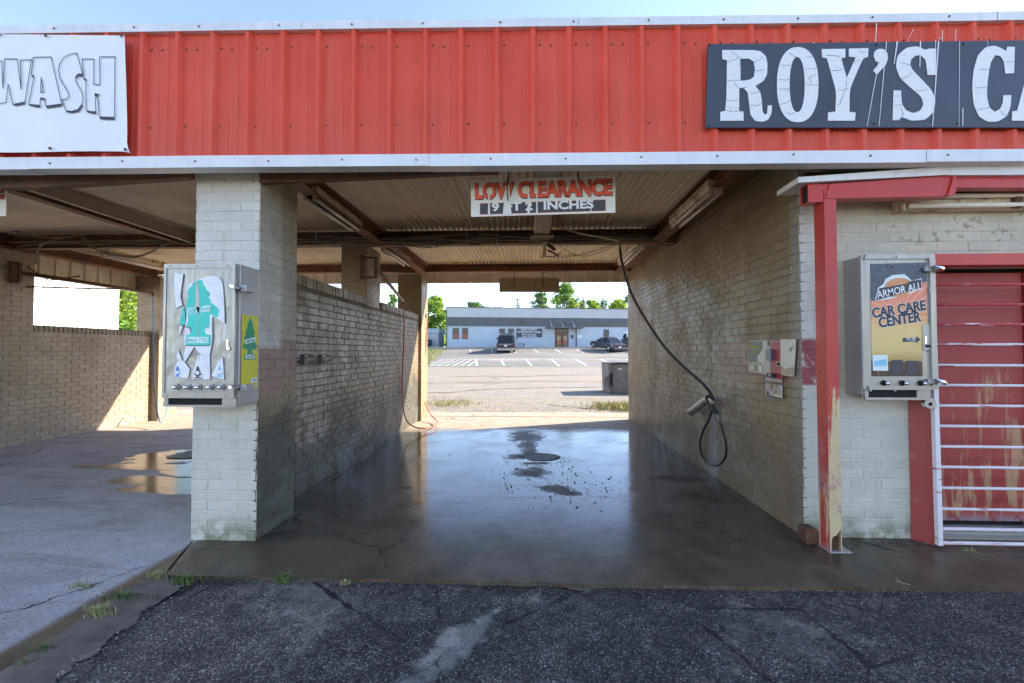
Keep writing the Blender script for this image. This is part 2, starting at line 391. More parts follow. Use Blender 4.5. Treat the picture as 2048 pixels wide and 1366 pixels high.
def mat_concrete():
    t = NT('bay_concrete', .5)
    X = t.xyz(); x, y = X[0], X[1]
    big = t.noise(.9, 6, .6); mid = t.noise(5, 6, .65); fine = t.noise(60, 5, .7)
    wob = t.math('MULTIPLY', t.math('SUBTRACT', t.noise(1.6, 5, .65), .5), .9)
    yy = t.math('ADD', y, wob)
    # wet in our bay and on the apron in front of it
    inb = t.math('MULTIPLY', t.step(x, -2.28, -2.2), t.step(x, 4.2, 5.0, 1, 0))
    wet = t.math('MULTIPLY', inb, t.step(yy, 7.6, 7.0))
    # puddles in the left bay
    puw = t.math('ADD', t.noise(1.1, 5, .62, t.mapv((.55, 1.4, 1), (3.1, .4, 0))), 0.0)
    pud = None; pz = t.math('MULTIPLY', t.math('SUBTRACT', t.noise(2.6, 8, .7, t.mapv((.6, 1.6, 1))), .5), 4.0)
    for mx, my, rx, ry in [(-3.25, 4.15, .55, .24), (-3.6, 4.75, .40, .28), (-3.85, 4.30, .35, .16), (-4.35, 4.80, .75, .13), (-3.4, 5.0, .5, .12), (-4.35, 5.3, .5, .36)]:
        q = t.math('ADD', t.math('POWER', t.math('MULTIPLY', t.math('SUBTRACT', x, mx), 1 / rx), 2.0), t.math('POWER', t.math('MULTIPLY', t.math('SUBTRACT', y, my), 1 / ry), 2.0))
        q = t.step(t.math('ADD', q, pz), 1.1, .9); pud = q if pud is None else t.math('MAXIMUM', pud, q)
    wet = t.math('MAXIMUM', wet, pud)
    dry = t.ramp(mid, [(.3, (.40, .385, .375)), (.7, (.52, .50, .49))])
    dry = t.mix(t.math('MULTIPLY', t.step(big, .45, .65), .4), dry, (.30, .27, .25))
    sw = t.noise(1.6, 7, .7, t.mapv((.5, 2.4, 1), (2, 1, 0)), 1.0)
    dry = t.mix(t.math('MULTIPLY', t.step(sw, .50, .60), .45), dry, (.27, .235, .20))
    dry = t.mix(t.math('MULTIPLY', t.step(t.noise(11, 6, .75), .60, .68), .6), dry, (.16, .13, .11))
    dry = t.mix(.35, dry, t.ramp(fine, [(.35, (.6, .6, .6)), (.65, (1.2, 1.2, 1.2))]), 'MULTIPLY')
    sunny = t.ramp(mid, [(.3, (.34, .26, .19)), (.55, (.42, .34, .26)), (.7, (.46, .39, .31))])  # warm sunlit tone painted into the concrete beyond the eave shadow
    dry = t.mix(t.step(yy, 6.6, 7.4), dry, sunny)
    wc = t.ramp(mid, [(.3, (.075, .054, .032)), (.7, (.155, .112, .068))])
    wc = t.mix(t.math('MULTIPLY', t.step(big, .5, .62), .5), wc, (.13, .105, .07))
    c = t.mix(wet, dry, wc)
    sw2 = t.noise(1.3, 8, .7, t.mapv((1.2, .7, 1), (5, 2, 0)), 1.4)
    c = t.mix(t.math('MULTIPLY', t.step(sw2, .52, .60), t.math('MULTIPLY', wet, .45)), c, (.045, .034, .022))
    c = t.mix(.4, c, t.ramp(fine, [(.35, (.6, .6, .6)), (.65, (1.25, 1.25, 1.25))]), 'MULTIPLY')
    spots = t.step(t.vor(14, 'F1'), .13, .07)
    c = t.mix(t.math('MULTIPLY', spots, t.step(t.noise(3, 3), .45, .55)), c, (.05, .036, .024))
    # mud patches (rough islands) near the drain
    mud = None
    mz = t.math('MULTIPLY', t.math('SUBTRACT', t.noise(5.5, 8, .75, None, .4), .5), 5.0)
    for mx, my, rx, ry in MUD:
        q = t.math('ADD', t.math('POWER', t.math('MULTIPLY', t.math('SUBTRACT', x, mx), 1 / rx), 2.0), t.math('POWER', t.math('MULTIPLY', t.math('SUBTRACT', y, my), 1 / ry), 2.0))
        q = t.math('MULTIPLY', t.step(t.math('ADD', q, mz), 1.5, .1), t.step(t.noise(28, 4, .7), .30, .48, .55, 1.0)); mud = q if mud is None else t.math('MAXIMUM', mud, q)
    c = t.mix(mud, c, t.mix(t.noise(30, 4), (.075, .055, .038), (.15, .115, .08)))
    # cracks
    cr = t.vor(.62, 'DISTANCE_TO_EDGE', None)
    vv = t.n('VectorMath', operation='ADD'); nz = t.n('TexNoise'); nz.inputs['Scale'].default_value = 2.4; nz.inputs['Detail'].default_value = 6
    t.set(nz.inputs['Vector'], t.pos); t.set(vv.inputs[0], t.pos)
    sc = t.n('VectorMath', operation='SCALE'); t.set(sc.inputs[0], nz.outputs['Color']); sc.inputs['Scale'].default_value = .5; t.set(vv.inputs[1], sc.outputs[0])
    cr = t.vor(.42, 'DISTANCE_TO_EDGE', vv.outputs[0])
    crm = t.math('MULTIPLY', t.step(cr, .0035, .0015), t.step(big, .42, .55))
    c = t.mix(crm, c, (.03, .025, .02))
    film = t.noise(2.2, 5, .6)
    rw = t.step(film, .35, .7, .10, .26)
    rw = t.math('ADD', rw, t.math('MULTIPLY', t.step(y, 3.9, 2.6), .20))
    rr = t.n('Mix', data_type='FLOAT'); t.set(rr.inputs[0], t.math('MULTIPLY', wet, t.math('SUBTRACT', 1.0, t.math('MULTIPLY', mud, .8)))); rr.inputs[2].default_value = .72; t.set(rr.inputs[3], rw)
    h = t.math('MULTIPLY', fine, t.step(y, 5.0, 2.6, .2, 1.0))
    nb = t.bump(h, .16, .004); nb = t.bump(t.noise(7, 4, .5, t.mapv((.6, 1.6, 1))), .10, .02, nb)
    nb = t.bump(t.math('SUBTRACT', 1.0, crm), .8, .006, nb)
    t.p.inputs['IOR'].default_value = 1.45
    t.p.inputs['Coat Roughness'].default_value = .10; t.p.inputs['Coat IOR'].default_value = 1.33; t.p.inputs['Specular IOR Level'].default_value = .24
    t.set(t.p.inputs['Coat Weight'], t.math('MULTIPLY', t.math('MULTIPLY', wet, t.step(y, 2.7, 4.2, .05, .38)), t.math('SUBTRACT', 1.0, mud)))
    return t.done(c, rr.outputs[0], nb)
M['concrete'] = mat_concrete()
def mat_asphalt():
    t = NT('coarse_asphalt', .75)
    big = t.noise(1.1, 6, .65); X = t.xyz()
    st = t.vor(105, 'F1', None, 'Color'); d = t.vor(105, 'F1')
    sv = t.n('SeparateColor'); t.set(sv.inputs[0], st)
    g = t.ramp(sv.outputs[0], [(0, (.036, .032, .029)), (.5, (.075, .067, .06)), (.78, (.14, .125, .108)), (.94, (.20, .185, .17)), (1, (.36, .34, .31))])
    c = t.mix(t.step(d, .3, .62), g, (.016, .015, .016))
    c = t.mix(t.math('MULTIPLY', .45, t.step(t.math('ADD', big, t.math('MULTIPLY', t.math('SUBTRACT', t.noise(30, 4, .7), .5), .35)), .50, .64), .6), c, (.22, .195, .165))
    sand = t.math('MULTIPLY', t.step(t.noise(1.7, 6, .7, t.mapv((1, 1, 1), (1.3, 4.2, 0))), .60, .68), .8)
    c = t.mix(sand, c, t.mix(t.noise(90, 3), (.20, .175, .15), (.30, .28, .26)))
    u_ = t.math('ADD', t.math('MULTIPLY', t.math('SUBTRACT', X[0], -.33), .55), t.math('MULTIPLY', t.math('SUBTRACT', X[1], 1.98), .83))
    v_ = t.math('SUBTRACT', t.math('MULTIPLY', t.math('SUBTRACT', X[0], -.33), .83), t.math('MULTIPLY', t.math('SUBTRACT', X[1], 1.98), .55))
    e_ = t.math('ADD', t.math('ADD', t.math('POWER', t.math('MULTIPLY', u_, 3.6), 2.0), t.math('POWER', t.math('MULTIPLY', v_, 11.0), 2.0)), t.math('MULTIPLY', t.math('SUBTRACT', t.noise(7, 8, .75), .5), 6.5))
    c = t.mix(t.math('MULTIPLY', t.step(e_, 1.3, .3), .75), c, t.mix(t.noise(110, 3), (.17, .155, .135), (.36, .34, .30)))
    pale = t.math('MULTIPLY', t.box(0, -2.2, -.95, 1, 1.6, 2.5, .25, .9), t.step(t.noise(5, 6, .7), .35, .6))
    md = t.noise(4, 7, .7)
    pale = t.math('MAXIMUM', pale, t.math('MULTIPLY', t.step(md, .50, .60), .7))
    lt_ = t.mix(1.0, t.mix(1.0, c, (2.0, 1.9, 1.75), 'MULTIPLY'), (.025, .022, .02), 'ADD')
    c = t.mix(pale, c, lt_)
    c = t.mix(t.math('MULTIPLY', t.step(md, .42, .34), .5), c, (.022, .02, .02))
    ck = t.vor(1.1, 'DISTANCE_TO_EDGE', t.mapv((1, 1, 1), (.3, .9, 0))); ck = t.math('ADD', ck, t.math('MULTIPLY', t.math('SUBTRACT', t.noise(9, 5, .7), .5), .05))
    c = t.mix(t.math('MULTIPLY', t.step(ck, .008, .002), t.step(big, .42, .5)), c, (.008, .008, .008))
    nb = t.bump(t.math('SUBTRACT', 1.0, d), .9, .006); nb = t.bump(big, .5, .03, nb)
    return t.done(c, t.step(t.noise(20, 3), .3, .7, .5, .85), nb)
M['asphalt'] = mat_asphalt()
def mat_ground():
    t = NT('sandy_worn_asphalt', .9); X = t.xyz()
    n = t.noise(.35, 6, .65, t.mapv((.4, 1.3, 1))); f = t.noise(22, 5, .75); g = t.noise(1.4, 6, .7)
    c = t.ramp(n, [(.3, (.17, .15, .125)), (.45, (.27, .235, .18)), (.6, (.22, .205, .18)), (.75, (.35, .30, .225))])
    c = t.mix(.6, c, t.ramp(f, [(.38, (.35, .35, .36)), (.62, (1.35, 1.33, 1.28))]), 'MULTIPLY')
    c = t.mix(t.math('MULTIPLY', t.step(g, .56, .64), .6), c, (.12, .10, .08))
    gr = t.math('MAXIMUM', t.step(X[0], -9.5, -12.0), t.step(X[0], 30, 34))
    gr = t.math('MAXIMUM', gr, t.step(X[1], 62, 64))
    grass = t.ramp(t.noise(3, 5), [(.3, (.10, .15, .03)), (.7, (.22, .27, .07))])
    c = t.mix(gr, c, grass)
    return t.done(c, None, t.bump(f, .5, .02))
M['ground'] = mat_ground()
def mat_lot():
    t = NT('parking_asphalt', .85); n = t.noise(.3, 6, .65, t.mapv((.4, 1.2, 1))); f = t.noise(14, 5, .7)
    c = t.ramp(n, [(.3, (.13, .12, .11)), (.5, (.185, .175, .155)), (.7, (.28, .26, .225))])
    return t.done(t.mix(.5, c, t.ramp(f, [(.3, (.6, .6, .6)), (.7, (1.25, 1.25, 1.25))]), 'MULTIPLY'))
M['lot'] = mat_lot()
M['stripe'] = plain('white_road_paint', (.62, .61, .57), .7, 0, .25, 6)
M['kerb'] = plain('kerb_concrete', (.42, .38, .32), .85, 0, .15, 3)
M['grass'] = mat_leaf_early('grass', (.07, .11, .03), (.17, .22, .06))
M['grassdry'] = mat_leaf_early('dry_grass', (.20, .24, .07), (.46, .42, .20))
def mat_leaf(name, a, b):
    t = NT(name, .6); c = t.ramp(t.island(), [(0, a), (1, b)])
    t.p.inputs['Transmission Weight'].default_value = 0
    tr = t.n('BsdfTranslucent'); t.set(tr.inputs[0], c); mx = t.n('MixShader'); mx.inputs[0].default_value = .35
    out = t.t.nodes['Material Output']; t.done(c)
    t.t.links.new(t.p.outputs[0], mx.inputs[1]); t.t.links.new(tr.outputs[0], mx.inputs[2]); t.t.links.new(mx.outputs[0], out.inputs[0])
    return t.m
M['leaf'] = mat_leaf('green_leaves', (.09, .19, .03), (.24, .38, .07))
M['leaf_y'] = mat_leaf('yellow_green_leaves', (.22, .34, .03), (.48, .58, .07))
M['leaf_d'] = mat_leaf('blue_green_leaves', (.10, .17, .08), (.20, .29, .14))
M['bark'] = plain('bark', (.12, .09, .065), .9, 0, .3, 8, .5)
M['tyre'] = plain('tyre', (.015, .015, .015), .8)
M['rim'] = NT('alloy_rim', .3, .8).done((.5, .5, .52))
M['glass'] = NT('dark_glass', .06).done((.012, .014, .018))
def carpaint(name, c):
    t = NT(name, .3); t.p.inputs['Coat Weight'].default_value = .8; return t.done(c)
M['car_black'] = carpaint('car_black_paint', (.02, .024, .035))
M['car_grey'] = carpaint('car_dark_grey_paint', (.035, .038, .045))
M['car_silver'] = carpaint('car_blue_grey_paint', (.10, .12, .15))
M['taillight'] = NT('red_lens', .2).done((.35, .01, .02))
M['skin'] = plain('skin', (.35, .2, .14), .6)
M['cloth_dark'] = plain('dark_cloth', (.03, .03, .04), .9)
M['cloth_pale'] = plain('pale_cloth', (.5, .5, .5), .9)
M['cyan_wall'] = plain('pale_blue_grey_wall', (.46, .53, .61), .7, 0, .05, 1)
M['panel_light'] = plain('light_grey_panel', (.50, .53, .56), .5, 0, .05, 1)
M['panel_dark'] = plain('charcoal_panel', (.105, .11, .12), .5, 0, .08, 1)
M['white_metal'] = plain('white_metal_siding', (.80, .79, .76), .5, 0, .04, 1)
M['door_brown'] = plain('red_brown_door', (.17, .05, .035), .5, 0, .1, 3)
M['wood'] = plain('weathered_wood', (.16, .12, .09), .9, 0, .2, 3)
M['dumpster'] = plain('dumpster_grey_brown', (.16, .145, .13), .6, .1, .2, 4)
M['dumpster_side'] = M['dumpster']
M['signmetal'] = mat_rust('sign_back_tan', (.40, .33, .23), (.22, .1, .04), .66)
M['sign_cream'] = mat_rust('sign_face_cream', (.80, .78, .72), (.45, .3, .16), .74)
M['sign_red'] = plain('sign_red', (.80, .11, .045), .5, 0, .15, 30)
M['rust'] = mat_rust('rust', (.09, .045, .025), (.13, .06, .03), .5)

# ================================================================== SETTING
ZP = [(-200, -.05), (8.2, -.05), (8.9, -.012), (14, -.02), (30, -.06), (39, -.07), (43.6, .49), (50, 1.27), (53, 1.60), (56, 1.78), (70, 1.9), (2000, 6)]
def zt(y):
    for (a, za), (b, zb) in zip(ZP, ZP[1:]):
        if y <= b: return za + (zb - za) * (y - a) / (b - a)
    return ZP[-1][1]
ys = sorted(set([p[0] for p in ZP] + [9.2, 10, 12, 17, 20, 25, 34, 36, 41, 46, 48, 60, 90, 150, 300, 600]))
xs = [-1500, -300, -100, -50, -25, -12, -8, -4, 0, 4, 8, 15, 30, 60, 120, 300, 1500]
g = MB(); g.add([(x, y, zt(y)) for y in ys for x in xs], [(j * len(xs) + i, j * len(xs) + i + 1, (j + 1) * len(xs) + i + 1, (j + 1) * len(xs) + i) for j in range(len(ys) - 1) for i in range(len(xs) - 1)])
g.build('ground', M['ground'], kind='structure')
# front asphalt
def sheet(name, poly, z, mat, thick=0.0, kind='structure'):
    b = MB()
    if thick: b.prism([(x, y, z - thick) for x, y in poly], (0, 0, thick))
    else: b.add([(x, y, z) for x, y in poly], [tuple(range(len(poly)))])
    return b.build(name, mat, kind=kind)
EDGE = [at(u, v, 'z', 0) for u, v in ((330, 1156), (262, 1196), (180, 1250), (110, 1305), (40, 1350), (-60, 1420))]
def asph():
    b = MB(); nx, ny = 150, 90; x0, x1, y0, y1 = -9, 9, -4, 2.62
    for j in range(ny + 1):
        for i in range(nx + 1):
            x = x0 + (x1 - x0) * i / nx; y = y0 + (y1 - y0) * j / ny
            z = -.020 + .007 * mnoise.noise(Vector((x * 1.3, y * 1.3, 0))) + .004 * mnoise.noise(Vector((x * 5, y * 5, 3)))
            b.v.append((x, y, z))
    b.f = [(j * (nx + 1) + i, j * (nx + 1) + i + 1, (j + 1) * (nx + 1) + i + 1, (j + 1) * (nx + 1) + i) for j in range(ny) for i in range(nx)]
    b.mi = [0] * len(b.f)
    b.build('asphalt_lot', M['asphalt'], smooth=True, kind='structure')
asph()
sheet('street_front', [(-300, -60), (300, -60), (300, -4.02), (-300, -4.02)], -.03, M['asphalt'])
sheet('lot_left', [(-60, -4.02), (-9.02, -4.02), (-9.02, 30), (-60, 30)], -.008, M['ground'])
# concrete slabs: our bay with its apron, and the left bay reaching further out
def slab(name, pts, z=0.0, th=.12):
    # ragged front edge
    out = []
    for i, p in enumerate(pts):
        q = pts[(i + 1) % len(pts)]
        a, b_ = Vector((p[0], p[1])), Vector((q[0], q[1]))
        n = max(1, int((b_ - a).length / .09)) if (a.y < 2.7 and b_.y < 2.7) else 1
        for k in range(n):
            c = a.lerp(b_, k / n)
            if k: c += Vector((0, random.uniform(-.010, .010)))
            out.append((c.x, c.y))
    b = MB(); b.prism([(x, y, z - th) for x, y in out], (0, 0, th))
    return b.build(name, M['concrete'], kind='structure')
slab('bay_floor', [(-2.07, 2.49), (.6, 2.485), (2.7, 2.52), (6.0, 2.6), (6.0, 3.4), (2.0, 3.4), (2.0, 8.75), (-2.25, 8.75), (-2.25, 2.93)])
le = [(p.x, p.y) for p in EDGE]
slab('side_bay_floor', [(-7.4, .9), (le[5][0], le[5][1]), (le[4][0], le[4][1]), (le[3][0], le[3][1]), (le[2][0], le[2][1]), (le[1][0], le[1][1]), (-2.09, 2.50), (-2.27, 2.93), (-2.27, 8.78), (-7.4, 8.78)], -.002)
sheet('back_apron', [(-8, 8.80), (3.2, 8.80), (3.4, 9.1), (1.2, 9.5), (-1.5, 9.35), (-3, 9.6), (-8, 9.5)], 0.0, M['concrete'], .1)
sheet('kerb_walkway', [(2.95, 2.62), (8, 2.62), (8, 2.2), (3.6, 2.4)], .006, M['concrete'], .05)

# ---- long cracks and ruts in the alley behind
M['crack'] = plain('dark_crack', (.07, .06, .05), .95, 0, .3, 4); M['rut'] = plain('brown_rut', (.20, .15, .10), .95, 0, .3, 2)
gnd = bpy.data.objects['ground']
def crack(name, px, w0, mat, seed):
    rr = random.Random(seed); P_ = spl([at(u, v, 'z', -.02) for u, v in px], 14); b = MB()
    for i, p in enumerate(P_):
        wv = w0 * (.35 + 1.1 * abs(mnoise.noise(Vector((i * .23, seed, 0))))) * rr.uniform(.6, 1.3); z = zt(p.y) + .008
        b.v += [(p.x, p.y - wv + rr.uniform(-.03, .03), z), (p.x, p.y + wv, z)]
    b.f = [(2 * i, 2 * i + 2, 2 * i + 3, 2 * i + 1) for i in range(len(P_) - 1)]; b.mi = [0] * len(b.f); b.build(name, mat, gnd)
crack('crack', [(740, 787), (860, 786), (905, 785), (950, 780), (1060, 776), (1200, 774), (1400, 770)], .14, M['crack'], 1)
crack('crack', [(900, 754), (970, 751), (1040, 752), (1100, 750), (1260, 748)], .30, M['crack'], 2)
crack('crack', [(955, 765), (968, 758), (980, 753), (1000, 758)], .22, M['crack'], 3)
crack('rut', [(800, 766), (900, 765), (1000, 763), (1100, 762), (1300, 765)], .55, M['rut'], 4)
crack('crack', [(1095, 810), (1140, 815), (1200, 820), (1260, 822)], .07, M['crack'], 5)
# ---- parking lot behind
def strip(name, x0f, x1f, yl, dz, mat, parent=None, kind=None):
    b = MB()
    for y in yl: b.v += [(x0f(y), y, zt(y) + dz), (x1f(y), y, zt(y) + dz)]
    b.f = [(2 * i, 2 * i + 1, 2 * i + 3, 2 * i + 2) for i in range(len(yl) - 1)]; b.mi = [0] * len(b.f)
    return b.build(name, mat, parent, kind=kind)
YL = [39.2, 41, 43.6, 46, 48, 50, 53]
lot = strip('parking_lot', lambda y: -9.6 - (y - 39) * .07, lambda y: 30, YL, .012, M['lot'], kind='structure')
def stripe(a, b_, wd=.11):
    b = MB(); a = Vector(a); b_ = Vector(b_); d = (b_ - a).normalized(); s = Vector((-d.y, d.x)) * wd / 2
    n = 6; pts = [a.lerp(b_, i / n) for i in range(n + 1)]
    for p in pts:
        for q in (p - s, p + s): b.v.append((q.x, q.y, zt(q.y) + .03))
    b.f = [(2 * i, 2 * i + 1, 2 * i + 3, 2 * i + 2) for i in range(n)]; b.mi = [0] * n
    b.build('painted_line', M['stripe'], lot)
for k in range(7):
    x = at(953, 735, 'y', 39.5).x + k * 2.45
    stripe((x, 39.7), (x - .55, 43.9), .17)
stripe((-9.4, 43.95), (10, 44.1), .13); stripe((-9.2, 39.6), (-4.7, 39.6), .12)
for k in range(7):
    stripe((-9.6 + k * .7, 39.7 + .0), (-8.4 + k * .55, 43.7), .10)
for k in range(9):
    x = at(941, 703, 'y', 49).x + k * 2.5
    stripe((x, 49), (x - .5, 52.6), .13)
# kerb and walk before the annex
b = MB(); b.prism([(-13, 53, 1.45), (30, 55.9, 1.45), (30, 62, 1.45), (-13, 57, 1.45)], (0, 0, .42)); b.build('pavement', M['kerb'], kind='structure')
# grass verge left of the lot
def grassfield(name, fn, n, hmin, hmax, mat, label, wd=.012):
    b = MB(); random.seed(len(name))
    for i in range(n):
        x, y, z = fn(); h = random.uniform(hmin, hmax); a = random.uniform(0, 6.28); lx = random.uniform(-.6, .6) * h; ly = random.uniform(-.6, .6) * h
        dx, dy = math.cos(a) * wd, math.sin(a) * wd
        b.add([(x - dx, y - dy, z), (x + dx, y + dy, z), (x + dx * .7 + lx * .4, y + dy * .7 + ly * .4, z + h * .6), (x + lx, y + ly, z + h)], [(0, 1, 2), (0, 2, 3)])
    o = b.build(name, mat, kind='stuff'); tag(o, label, 'grass'); return o
def verge():
    y = random.uniform(34, 53); x = random.uniform(-16, -9.0 - (y - 39) * .06 + random.uniform(-.3, .3)); return x, y, zt(y)
grassfield('verge_grass', verge, 16000, .05, .14, M['grassdry'], 'sunlit yellow green grass beside the parking lot', .03)
def patchR():
    a = random.gauss(0, 1); return 2.15 + a * .35, 10.3 + random.gauss(0, .28), -.01
grassfield('weed_patch', patchR, 1500, .04, .16, M['grassdry'], 'yellow weeds in the gravel near the grey dumpster', .006)
def patchL():
    return -1.95 + random.gauss(0, .35), 11.0 + random.gauss(0, .4), -.015
grassfield('sparse_weed_patch', patchL, 900, .03, .08, M['grassdry'], 'sparse yellow green weeds behind the end pillar', .006)

# ================================================================== BRICKWORK
BL, BC, JT = .2032, .0677, .0076      # brick pitch, course, joint
def brick_mesh(seed, jit=.0012, b=.0032, d=.008):
    """unit brick face: x 0..1, z 0..1 (scaled), proud along -y by d"""
    rng = random.Random(seed); me = bpy.data.meshes.new('brick')
    bx, bz = b / (BL - JT), b / (BC - JT)
    j = lambda: rng.uniform(-jit, jit)
    vs = [(0, .004, 0), (1, .004, 0), (1, .004, 1), (0, .004, 1), (0, -d + b + j(), 0), (1, -d + b + j(), 0), (1, -d + b + j(), 1), (0, -d + b + j(), 1)]
    vs += [(bx, -d + j(), bz), (1 - bx, -d + j(), bz), (1 - bx, -d + j(), 1 - bz), (bx, -d + j(), 1 - bz)]
    fs = [(8, 9, 10, 11)]
    for k in range(4):
        n = (k + 1) % 4; fs += [(k, n, 4 + n, 4 + k), (4 + k, 4 + n, 8 + n, 8 + k)]
    me.from_pydata(vs, [], fs); me.update(); return me
_bm_cache = {}
def lay(face_len, z0, z1, holes=(), first=0, shift=.42, rowlock=None):
    """bricks (s0, s1, za, zb) covering a face of given length; holes = [(s0,s1,z0,z1)]"""
    out = []; n = int(round((z1 - z0) / BC)); r = random.Random(int(face_len * 1000))
    for k in range(n):
        za = z0 + k * BC; zb = za + BC - JT
        s = -BL * (shift if (k + first) % 2 else 1.0) + (0 if (k + first) % 2 else BL * 0)
        while s < face_len - .02:
            a, c = max(0, s), min(face_len, s + BL - JT)
            if s + BL - JT > face_len - .03: c = face_len
            s += BL
            if c - a < .025: continue
            segs = [(a, c)]
            for h0, h1, hz0, hz1 in holes:
                if zb > hz0 and za < hz1:
                    ns = []
                    for p, q in segs:
                        if q <= h0 or p >= h1: ns.append((p, q)); continue
                        if p < h0 - .02: ns.append((p, h0))
                        if q > h1 + .02: ns.append((h1, q))
                    segs = ns
            out += [(p, q, za, zb) for p, q in segs]
    return out
def brickwork(parent, faces, mats, most=295):
    """faces: list of (origin, udir, list of (s0,s1,za,zb), material key, size of edge chamfer, proud)"""
    allb = []
    for fi, (o, u, br, mk, d) in enumerate(faces):
        o = Vector(o); u = Vector(u)
        for q in br:
            c = o + u * ((q[0] + q[1]) / 2) + Vector((0, 0, (q[2] + q[3]) / 2))
            nrm = u.cross(Vector((0, 0, 1)))      # outward
            v = Vector((0, 0, CAMZ)) - c
            vis = v.dot(nrm) / v.length
            allb.append(((0 if vis > 0 else 1000) + v.length ** 2 / max(.05, abs(vis)) * .01 + v.length, fi, q))
    allb.sort(key=lambda t: t[0])
    rest = {}
    po = origin(parent)
    for i, (_, fi, q) in enumerate(allb):
        o, u, br, mk, d = faces[fi]
        if i < most:
            key = (mk, d, random.randrange(7))
            if key not in _bm_cache:
                me = brick_mesh(key[2] * 31 + 5, d=d); me.materials.append(M[mk]); _bm_cache[key] = me
            ob = bpy.data.objects.new('brick', _bm_cache[key]); col.objects.link(ob); ob.parent = parent
            p = Vector(o) + Vector(u) * q[0] + Vector((0, 0, q[2]))
            nrm = Vector(u).cross(Vector((0, 0, 1)))
            p += nrm * random.uniform(-.0012, .0012)
            ob.location = p - po; ob.rotation_euler = (random.uniform(-.012, .012), random.uniform(-.006, .006) if q[1] - q[0] > .1 else 0, math.atan2(u[1], u[0]))
            ob.scale = (q[1] - q[0], 1, q[3] - q[2])
        else:
            rest.setdefault((mk), []).append((fi, q))
    for mk, L in rest.items():
        b = MB(); rr = random.Random(3)
        for fi, q in L:
            o, u, br, _, d = faces[fi]; o = Vector(o); u = Vector(u); nr = u.cross(Vector((0, 0, 1))); c = .003
            jj = rr.uniform(-.0015, .0015)
            P = lambda s, z, e: o + u * s + Vector((0, 0, z)) + nr * (e + (jj if e > 0 else 0))
            s0, s1, z0, z1 = q
            b.add([P(s0, z0, -.004), P(s1, z0, -.004), P(s1, z1, -.004), P(s0, z1, -.004),
                   P(s0, z0, d - c), P(s1, z0, d - c), P(s1, z1, d - c), P(s0, z1, d - c),
                   P(s0 + c, z0 + c, d), P(s1 - c, z0 + c, d), P(s1 - c, z1 - c, d), P(s0 + c, z1 - c, d)],
                  [(8, 9, 10, 11)] + [f for k in range(4) for f in ((k, (k + 1) % 4, 4 + (k + 1) % 4, 4 + k), (4 + k, 4 + (k + 1) % 4, 8 + (k + 1) % 4, 8 + k))])
        b.build('brickwork', M[mk], parent, kind='stuff')
PD = .0036
def pillar(name, label, x0, x1, y0, y1, z1, mats, most, first=0):
    """free standing pier; mats = (front, right, left, back)"""
    t = thing(name, label, 'brick pillar', ((x0 + x1) / 2, (y0 + y1) / 2, 0))
    MB().box(x0 + PD, x1 - PD - .02, y0 + PD, y0 + .03, -.02, z1).build('core', M[mats[0]], t)
    MB().box(x0 + PD, x1 - PD - .02, y0 + .03, y1 - PD, -.02, z1).box(x1 - PD - .02, x1 - PD, y0 + PD, y1 - PD, -.02, z1).build('core', M[mats[1]], t)
    W, D = x1 - x0, y1 - y0; zz = z1
    fs = [((x0, y0 + PD, 0), (1, 0, 0), lay(W, 0, zz, first=first), mats[0], PD),
          ((x1 - PD, y0, 0), (0, 1, 0), lay(D, 0, zz, first=first + 1), mats[1], PD),
          ((x0 + PD, y1, 0), (0, -1, 0), lay(D, 0, zz, first=first), mats[2], PD),
          ((x1, y1 - PD, 0), (-1, 0, 0), lay(W, 0, zz, first=first), mats[3], PD)]
    brickwork(t, fs, None, most); return t
pillar('brick_pillar', 'white painted front brick pillar carrying the air freshener vending box', -2.285, -1.835, 2.95, 3.44, 39 * BC, ('brick_front', 'brick_left', 'brick_front', 'brick_left'), 290)
ZM = 1.96
t = pillar('brick_pillar', 'tan brick pillar rising out of the middle of the low partition wall', -2.39, -2.056, 5.56, 6.06, 2.64, ('brick_far', 'brick_far', 'brick_far', 'brick_far'), 200)
pillar('brick_pillar', 'tan brick pillar at the far end of the partition wall beside the red hose', -2.44, -1.99, 8.17, 8.66, 2.72, ('brick_far', 'brick_far', 'brick_far', 'brick_far'), 200)
# partition wall with rowlock cap
t = thing('partition_wall', 'low stained brick partition wall between the two wash bays', 'brick wall', (-2.17, 5.8, 0))
XW = -2.045; YA, YB = 3.44, 8.16
MB().box(XW - .27, XW - PD, YA, YB, -.02, ZM - .1).build('core', M['mortar'], t)
MB().box(XW - .275, XW + .004, YA, 5.555, ZM - .1, ZM - .006).box(XW - .275, XW + .004, 6.065, YB, ZM - .1, ZM - .006).build('cap_mortar', M['mortar'], t)
brickwork(t, [((XW - PD, YA, 0), (0, 1, 0), lay(YB - YA, 0, ZM - .1 - .01), 'brick_left', PD + .0015),
              ((XW - .27, YB, 0), (0, -1, 0), lay(YB - YA, 0, ZM - .11), 'brick_side', .004)], None, 290)
cm = {}
y = YA + .004; k = 0
cb = MB().cbox(-.145, .145, 0, .058, 0, .096, .004); cbs = cb.build('cap_brick', M['brick_left'])
cme = cbs.data; bpy.data.objects.remove(cbs)
while y < YB - .05:
    if not (5.51 < y < 6.06):
        o = bpy.data.objects.new('cap_brick', cme); col.objects.link(o); o.parent = t
        o.location = Vector((XW - .135 + random.uniform(-.002, .004), y, ZM - .098 + random.uniform(-.001, .002))) - origin(t)
    y += BC; k += 1
